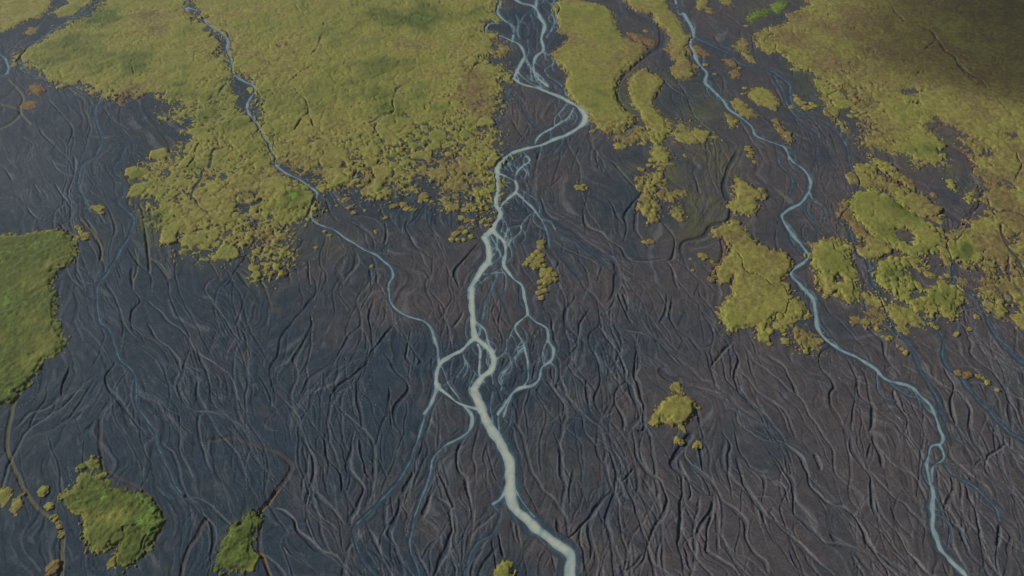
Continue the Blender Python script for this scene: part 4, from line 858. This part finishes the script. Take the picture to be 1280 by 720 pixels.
# ------------------------------------------------------------------ materials
class NT:
    def __init__(self, name):
        self.m = bpy.data.materials.new(name); self.m.use_nodes = True
        self.t = self.m.node_tree; self.t.nodes.clear()
        self.out = self.n('ShaderNodeOutputMaterial')
    def n(self, typ, **kw):
        x = self.t.nodes.new(typ)
        for k, v in kw.items(): setattr(x, k, v)
        return x
    def l(self, a, b): self.t.links.new(a, b)
    def attr(self, name): return self.n('ShaderNodeAttribute', attribute_name=name).outputs['Fac']
    def pos(self): 
        return self.n('ShaderNodeNewGeometry').outputs['Position']
    def noise(self, scale, detail=4, rough=.55, vec=None, dist=0):
        x = self.n('ShaderNodeTexNoise'); x.inputs['Scale'].default_value = scale; x.inputs['Detail'].default_value = detail
        x.inputs['Roughness'].default_value = rough; x.inputs['Distortion'].default_value = dist
        self.l(vec or self.pos(), x.inputs['Vector']); return x.outputs['Fac']
    def ramp(self, fac, stops):
        x = self.n('ShaderNodeValToRGB'); e = x.color_ramp.elements
        while len(e) < len(stops): e.new(.5)
        for i, (p, c) in enumerate(stops): e[i].position = p; e[i].color = (*c, 1) if len(c) == 3 else c
        self.l(fac, x.inputs['Fac']); return x.outputs['Color']
    def math(self, op, a, b=None, clamp=False):
        x = self.n('ShaderNodeMath', operation=op, use_clamp=clamp)
        for i, v in enumerate((a, b)):
            if v is None: continue
            if isinstance(v, (int, float)): x.inputs[i].default_value = v
            else: self.l(v, x.inputs[i])
        return x.outputs[0]
    def mix(self, fac, a, b, typ='MIX'):
        x = self.n('ShaderNodeMix', data_type='RGBA', blend_type=typ)
        for s, v in ((x.inputs[0], fac), (x.inputs[6], a), (x.inputs[7], b)):
            if isinstance(v, (int, float)): s.default_value = v
            elif isinstance(v, tuple): s.default_value = (*v, 1)
            else: self.l(v, s)
        return x.outputs[2]
    def mapr(self, v, a, b, c, d):
        x = self.n('ShaderNodeMapRange'); self.l(v, x.inputs[0])
        for i, q in enumerate((a, b, c, d)): x.inputs[i + 1].default_value = q
        return x.outputs[0]

def mat_sand():
    t = NT('basalt_sand')
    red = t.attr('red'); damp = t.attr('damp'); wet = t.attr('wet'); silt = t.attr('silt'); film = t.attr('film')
    n1 = t.noise(.035, 5); n2 = t.noise(.35, 6, .65); n3 = t.noise(2.2, 4, .7)
    cool = t.ramp(n2, [(.25, SAND_COOL_SKY[0]), (.75, SAND_COOL_SKY[1])])
    warm = t.ramp(n2, [(.25, SAND_WARM[0]), (.75, SAND_WARM[1])])
    rr = t.math('ADD', red, t.mapr(n1, .3, .7, -.2, .2), True)
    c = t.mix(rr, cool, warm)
    c = t.mix(t.math('MULTIPLY', silt, .85, True), c, (.125, .128, .132))
    g = t.mapr(n3, .3, .7, .72, 1.28)
    gg = t.n('ShaderNodeCombineColor'); [t.l(g, gg.inputs[i]) for i in range(3)]
    c = t.mix(1.0, c, gg.outputs[0], 'MULTIPLY')
    for nm, col, k in (('olive', (.085, .08, .042), .7), ('brown', (.058, .046, .038), .6), ('orange', (.12, .075, .03), .6), ('rust', (.11, .042, .036), .75), ('pink', (.14, .115, .11), .7)):
        c = t.mix(t.math('MULTIPLY', t.attr(nm), k, True), c, col)
    fg = t.math('MULTIPLY', film, t.mapr(t.noise(.5, 5, .7), .35, .65, .35, 1.1), True)
    c = t.mix(t.math('MULTIPLY', fg, .75, True), c, t.ramp(t.noise(.12, 3), [(.3, (.066, .076, .022)), (.7, (.066, .062, .030))]))
    # wet sand is darker and glossier, with blue sky reflection put into its tint
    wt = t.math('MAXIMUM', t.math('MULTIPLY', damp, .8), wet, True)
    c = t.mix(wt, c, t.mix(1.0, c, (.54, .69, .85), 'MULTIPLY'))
    b = t.n('ShaderNodeBsdfPrincipled'); t.l(c, b.inputs['Base Color'])
    t.l(t.mapr(wt, 0, 1, .95, .6), b.inputs['Roughness'])
    t.l(t.mapr(wt, 0, 1, .06, .12), b.inputs['Specular IOR Level'])
    bp = t.n('ShaderNodeBump'); bp.inputs['Strength'].default_value = .55; bp.inputs['Distance'].default_value = .12
    t.l(t.math('ADD', t.noise(1.3, 5, .7), t.math('MULTIPLY', n3, .5)), bp.inputs['Height']); t.l(bp.outputs[0], b.inputs['Normal'])
    t.l(b.outputs[0], t.out.inputs['Surface']); return t.m

def mat_moss():
    t = NT('moss_mat')
    tone = t.attr('tone')
    n0 = t.noise(.07, 5, .6); n1 = t.noise(.45, 6, .68); n2 = t.noise(2.4, 5, .72)
    v = t.math('ADD', tone, t.mapr(n0, .3, .7, -.13, .13))
    v = t.math('ADD', v, t.mapr(n1, .3, .7, -.09, .09))
    v = t.math('ADD', v, t.mapr(n2, .3, .7, -.06, .06), True)
    c = t.ramp(v, MOSS_RAMP)
    g = t.mapr(t.math('ADD', t.math('MULTIPLY', n1, .5), t.math('MULTIPLY', n2, .5)), .36, .64, .58, 1.36)
    gg = t.n('ShaderNodeCombineColor'); [t.l(g, gg.inputs[i]) for i in range(3)]
    c = t.mix(1.0, c, gg.outputs[0], 'MULTIPLY')
    # bare earth showing on the steep eroded flanks
    sk = t.attr('flank')
    c = t.mix(t.math('MULTIPLY', sk, .5, True), c, (.040, .036, .028))
    b = t.n('ShaderNodeBsdfPrincipled'); t.l(c, b.inputs['Base Color']); b.inputs['Roughness'].default_value = .95
    b.inputs['Specular IOR Level'].default_value = .12
    bp = t.n('ShaderNodeBump'); bp.inputs['Strength'].default_value = .8; bp.inputs['Distance'].default_value = .22
    t.l(t.math('ADD', t.noise(.9, 6, .72), t.math('MULTIPLY', n2, .6)), bp.inputs['Height']); t.l(bp.outputs[0], b.inputs['Normal'])
    t.l(b.outputs[0], t.out.inputs['Surface']); return t.m

def mat_water():
    t = NT('glacial_water')
    milk = t.attr('milk'); dep = t.attr('depth')
    n = t.noise(.6, 4, .6); 
    k = t.math('ADD', milk, t.mapr(n, .3, .7, -.12, .12), True)
    c = t.ramp(k, WATER_RAMP)
    b = t.n('ShaderNodeBsdfPrincipled'); t.l(c, b.inputs['Base Color']); b.inputs['Roughness'].default_value = .22; b.inputs['IOR'].default_value = 1.33
    bp = t.n('ShaderNodeBump'); bp.inputs['Strength'].default_value = .25; bp.inputs['Distance'].default_value = .05
    t.l(t.noise(2.0, 4, .6), bp.inputs['Height']); t.l(bp.outputs[0], b.inputs['Normal'])
    tr = t.n('ShaderNodeBsdfTransparent'); tr.inputs[0].default_value = (.80, .90, .96, 1)
    ms = t.n('ShaderNodeMixShader')
    op = t.math('MULTIPLY', dep, t.mapr(milk, 0, 1, 3.2, 6))
    op = t.math('ADD', op, .16, True)
    t.l(op, ms.inputs[0]); t.l(tr.outputs[0], ms.inputs[1]); t.l(b.outputs[0], ms.inputs[2])
    t.l(ms.outputs[0], t.out.inputs['Surface']); return t.m

def mat_clump():
    t = NT('clump_moss')
    info = t.n('ShaderNodeObjectInfo')
    tc = t.n('ShaderNodeTexCoord')
    hue = t.n('ShaderNodeAttribute', attribute_type='OBJECT', attribute_name='moss_tone').outputs['Fac']
    n1 = t.noise(.9, 5, .7)
    v = t.math('ADD', hue, t.mapr(n1, .3, .7, -.18, .18), True)
    c = t.ramp(v, MOSS_RAMP)
    b = t.n('ShaderNodeBsdfPrincipled'); t.l(c, b.inputs['Base Color']); b.inputs['Roughness'].default_value = .95; b.inputs['Specular IOR Level'].default_value = .1
    bp = t.n('ShaderNodeBump'); bp.inputs['Strength'].default_value = .8; bp.inputs['Distance'].default_value = .2
    t.l(t.noise(1.6, 5, .7), bp.inputs['Height']); t.l(bp.outputs[0], b.inputs['Normal'])
    t.l(b.outputs[0], t.out.inputs['Surface']); return t.m

M_SAND, M_MOSS, M_WATER, M_CLUMP = mat_sand(), mat_moss(), mat_water(), mat_clump()

# ------------------------------------------------------------------ ground sheet, carried on to the horizon
padx = np.array([-4500, -2200, -1100, -600, -320]); padx2 = 1280 - padx[::-1]
far_y = np.array([7000.,  5000, 3200, 2100, 1500, 1150, 930, 800])
far_y = far_y[far_y > YW[0] + 60]
near_y = np.array([30., 0., -60., -200., -800., -3000.])
allpx = np.concatenate([padx, PXS, padx2])
ext_y = np.concatenate([far_y, YW, near_y])
kx_far = (far_y * CP + H * SP) * TN / 640; kx_near = np.full(len(near_y), KX[-1]) * np.array([1, 1, 1.5, 3, 8, 20])
ext_k = np.concatenate([kx_far, KX, kx_near])
EX = np.clip((allpx[None] - 640) * ext_k[:, None], -7000 - (allpx < 640) * (640 - allpx)[None] * .02, 7000 + (allpx > 640) * (allpx - 640)[None] * .02); EY = np.repeat(ext_y[:, None], len(allpx), 1)
nf, nn, npd = len(far_y), len(near_y), len(padx)
def ext(a, mode='edge'):
    return np.pad(a, ((nf, nn), (npd, npd)), mode='edge') if mode == 'edge' else np.pad(a, ((nf, nn), (npd, npd)))
gz = np.pad(ground, ((nf, nn), (npd, npd)), mode='constant', constant_values=-.1)
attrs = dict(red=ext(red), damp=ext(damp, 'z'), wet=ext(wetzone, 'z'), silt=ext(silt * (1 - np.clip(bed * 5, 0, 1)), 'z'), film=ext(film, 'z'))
for c in rill: attrs[c] = ext(rill[c], 'z')
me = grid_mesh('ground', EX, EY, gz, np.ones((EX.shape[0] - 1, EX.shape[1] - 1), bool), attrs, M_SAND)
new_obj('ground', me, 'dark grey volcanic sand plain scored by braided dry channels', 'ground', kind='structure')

# ------------------------------------------------------------------ water sheets
WNAME = {'river': ('river', 'milky pale glacial river braiding down the middle of the plain'),
         'left': ('stream', 'thin blue grey stream winding from the upper left to the middle river'),
         'right': ('stream', 'blue grey stream running from top right of centre to the lower right'),
         'far_left': ('stream', 'short blue stream bend at the far left edge'),
         'grey_left': ('stream', 'narrow dark blue stream through the grey flats at left')}
done = np.zeros((NY, NX), bool)
for kind in ('river', 'right', 'left', 'far_left', 'grey_left'):
    m = (near[kind] > 0) & ~done
    below = ground < WL + .04
    v = m & below
    # grow by one so the sheet dips into its banks
    g = v.copy(); g[1:] |= v[:-1]; g[:-1] |= v[1:]; g[:, 1:] |= v[:, :-1]; g[:, :-1] |= v[:, 1:]
    g &= ~done
    f = g[:-1, :-1] & g[1:, :-1] & g[:-1, 1:] & g[1:, 1:]
    done |= v
    dep = np.clip(WL - ground, 0, 1)
    wz = np.full((NY, NX), WL, f32) + fbm(X, Y, 3, 2, 91) * .006
    me = grid_mesh(WNAME[kind][0], X, Y, wz, f, dict(milk=blur(milk, 1), depth=dep), M_WATER)
    new_obj(WNAME[kind][0], me, WNAME[kind][1], 'water', kind='structure')

# ------------------------------------------------------------------ moss mats, each a mound of its own
gyz, gxz = np.gradient(mh)
slope = np.hypot(gxz / (KX[:, None] * ST), gyz / (GY[:, None] * ST))
flank = sstep(.5, 1.4, blur(slope.astype(f32), 1)) * (mh > 0) * sstep(.6, .25, mh)
for mi, (pts, fr, th, gr, label, cat) in enumerate(MOSS):
    own = owner == mi
    if own.sum() < 4: print('MOSS EMPTY', label); continue
    ys, xs = np.nonzero(own)
    y0, y1, x0, x1 = max(ys.min() - 3, 0), min(ys.max() + 4, NY), max(xs.min() - 3, 0), min(xs.max() + 4, NX)
    sl = (slice(y0, y1), slice(x0, x1))
    o = own[sl]
    g = o.copy(); g[1:] |= o[:-1]; g[:-1] |= o[1:]; g2 = g.copy(); g2[:, 1:] |= g[:, :-1]; g2[:, :-1] |= g[:, 1:]
    f = g2[:-1, :-1] & g2[1:, :-1] & g2[:-1, 1:] & g2[1:, 1:]
    f &= o[:-1, :-1] | o[1:, :-1] | o[:-1, 1:] | o[1:, 1:]
    soft = base_soft[sl]; gr_ = ground[sl]
    z = np.where(o, np.maximum(np.maximum(gr_, soft * .9) * sstep(.3, .0, mh[sl]) + soft * sstep(0, .3, mh[sl]), soft - .1) + mh[sl], np.minimum(gr_, soft) - .25)
    cx, cy = float(X[sl][o].mean()), float(Y[sl][o].mean())
    me = grid_mesh('moss_patch', X[sl] - cx, Y[sl] - cy, z, f, dict(tone=mtone[sl], flank=flank[sl]), M_MOSS)
    ob = new_obj({'moss plain': 'moss_plain', 'moss flat': 'moss_flat', 'moss headland': 'moss_headland', 'moss island': 'moss_island'}.get(cat, 'moss_patch'), me, label, cat,
                 group={'moss island': 'moss islands on the black sand', 'moss patch': 'smaller moss patches on the plain', 'moss plain': 'broad moss plains'}.get(cat))
    ob.location = (cx, cy, 0)

# ------------------------------------------------------------------ single clumps
from mathutils import Vector, noise as mnoise
import bmesh
protos = []
for i in range(7):
    bm = bmesh.new(); bmesh.ops.create_icosphere(bm, subdivisions=4, radius=1)
    for v in bm.verts:
        p = v.co.copy(); s = Vector((i * 7.3, i * 3.1, 2.2))
        d = 1 + .48 * mnoise.noise(p * 1.3 + s) + .22 * mnoise.noise(p * 3.1 + s) + .10 * mnoise.noise(p * 7 + s)
        v.co = p * d
        v.co.z *= .42
        if v.co.z < -.18: v.co.z = -.18
    me = bpy.data.meshes.new('moss_clump'); bm.to_mesh(me); bm.free()
    for p in me.polygons: p.use_smooth = True
    me.materials.append(M_CLUMP); protos.append(me)
ORD = ['leftmost', 'second from left', 'third from left', 'fourth from left', 'fifth from left']
from collections import defaultdict
bygrp = defaultdict(list)
for c in CL: bygrp[c[4]].append(c)
PL = {'clump': 'clumps', 'lump': 'lumps', 'crumb': 'crumbs', 'tuft': 'tufts', 'speck': 'specks', 'bead': 'beads', 'streak': 'streaks'}
def plural(s):
    for a, b in PL.items():
        if f' {a} ' in s: return s.replace(f' {a} ', f' {b} ', 1)
    return s
for gi, lst in bygrp.items():
    lst.sort()
    for i, (px, py, r, tone, _) in enumerate(lst):
        wx, wy = to_world([(px, py)])[0]
        iy, ix = int(round((py - PY0) / ST)), int(round((px - PX0) / ST))
        k = kx_at(py)
        rad = float(r * k * rng.uniform(.85, 1.1))
        lab = CLNAME[gi]
        if 1 < len(lst) <= 6: lab = (ORD[i] if i < len(lst) - 1 or len(lst) == 1 else 'rightmost') + ' of the ' + plural(lab)
        o = new_obj('moss_clump', protos[int(rng.integers(0, 7))], lab, 'moss clump', plural(CLNAME[gi]))
        z = float(ground[max(0, iy - 1):iy + 2, max(0, ix - 1):ix + 2].max()) if 0 < iy < NY and 0 < ix < NX else 0
        o.location = (float(wx), float(wy), z - .02)
        o.scale = (rad * rng.uniform(.9, 1.3), rad * rng.uniform(.9, 1.3) * 1.15, min(rad * .9, .75))
        o.rotation_euler = (0, 0, rng.uniform(0, 6.28))
        o['moss_tone'] = float(np.clip(tone + rng.uniform(-.06, .06), 0, 1))

# ------------------------------------------------------------------ light, air, camera
SUN_EL, SUN_AZ = math.radians(SUN_ELEV), math.radians(SUN_AZIM)     # azimuth: direction towards the sun, from +Y clockwise
sd = Vector((math.sin(SUN_AZ) * math.cos(SUN_EL), math.cos(SUN_AZ) * math.cos(SUN_EL), math.sin(SUN_EL)))
ld = bpy.data.lights.new('sun', 'SUN'); ld.energy = SUN_STR; ld.angle = math.radians(.53); ld.color = (1, .95, .87)
lo = bpy.data.objects.new('sun', ld); COL.objects.link(lo); lo.rotation_euler = sd.to_track_quat('Z', 'Y').to_euler(); lo.location = (0, 0, 400)

# a thin veil of moist air over the plain
if HAZE > 0:
    bm = bmesh.new(); bmesh.ops.create_cube(bm, size=1)
    for v in bm.verts: v.co = Vector((v.co.x * 15000, v.co.y * 15000 + 1500, -2.2 if v.co.z < 0 else 153.5))
    me = bpy.data.meshes.new('haze'); bm.to_mesh(me); bm.free()
    hm = bpy.data.materials.new('haze_air'); hm.use_nodes = True; ht = hm.node_tree; ht.nodes.clear()
    ho = ht.nodes.new('ShaderNodeOutputMaterial'); hv = ht.nodes.new('ShaderNodeVolumePrincipled')
    hv.inputs['Color'].default_value = HAZE_COL; hv.inputs['Density'].default_value = HAZE; hv.inputs['Anisotropy'].default_value = .2
    ht.links.new(hv.outputs[0], ho.inputs['Volume']); me.materials.append(hm)
    new_obj('haze', me, 'thin pale blue haze hanging over the whole plain', 'haze', kind='stuff')

# the cloud, high up to the left of the view, whose shade lies on the upper right plain
def cloud(target, alt, rad, dens, seed):
    bm = bmesh.new(); bmesh.ops.create_icosphere(bm, subdivisions=5, radius=1)
    for v in bm.verts:
        p = v.co.copy(); s = Vector((seed * 3.7, seed, 1))
        v.co = p * (1 + .3 * mnoise.noise(p * 1.4 + s) + .16 * mnoise.noise(p * 3.2 + s))
        v.co = Vector((v.co.x * rad[0], v.co.y * rad[1], v.co.z * rad[2]))
    me = bpy.data.meshes.new('cloud'); bm.to_mesh(me); bm.free()
    cm = bpy.data.materials.new('cloud_vapour'); cm.use_nodes = True; ct = cm.node_tree; ct.nodes.clear()
    cc = ct.nodes.new('ShaderNodeOutputMaterial'); cv = ct.nodes.new('ShaderNodeVolumePrincipled')
    cv.inputs['Color'].default_value = (1, 1, 1, 1); cv.inputs['Density'].default_value = dens
    ct.links.new(cv.outputs[0], cc.inputs['Volume']); me.materials.append(cm)
    o = new_obj('cloud', me, 'white cumulus cloud high above the plain, left of the view', 'cloud', kind='structure')
    o.location = Vector((target[0], target[1], 0)) + sd * (alt / sd.z)
for cargs in CLOUDS: cloud(*cargs)

w = bpy.data.worlds.new('World'); scene.world = w; w.use_nodes = True
nt = w.node_tree; bg = nt.nodes['Background']
sky = nt.nodes.new('ShaderNodeTexSky'); sky.sky_type = 'NISHITA'; sky.sun_disc = False
sky.sun_elevation = SUN_EL; sky.sun_rotation = SUN_AZ
nt.links.new(sky.outputs[0], bg.inputs[0]); bg.inputs[1].default_value = SKY_STR

cd = bpy.data.cameras.new('camera'); cd.angle = HFOV; cd.clip_start = 1; cd.clip_end = 60000
co = bpy.data.objects.new('camera', cd); COL.objects.link(co)
co.location = (0, 0, H); co.rotation_euler = (math.pi / 2 - PITCH, 0, 0)
scene.camera = co
vs = scene.view_settings
vs.view_transform = 'Standard'; vs.look = 'None'; vs.gamma = 1; vs.use_curve_mapping = False; vs.exposure = EXPOSURE
scene.cycles.transparent_max_bounces = 12
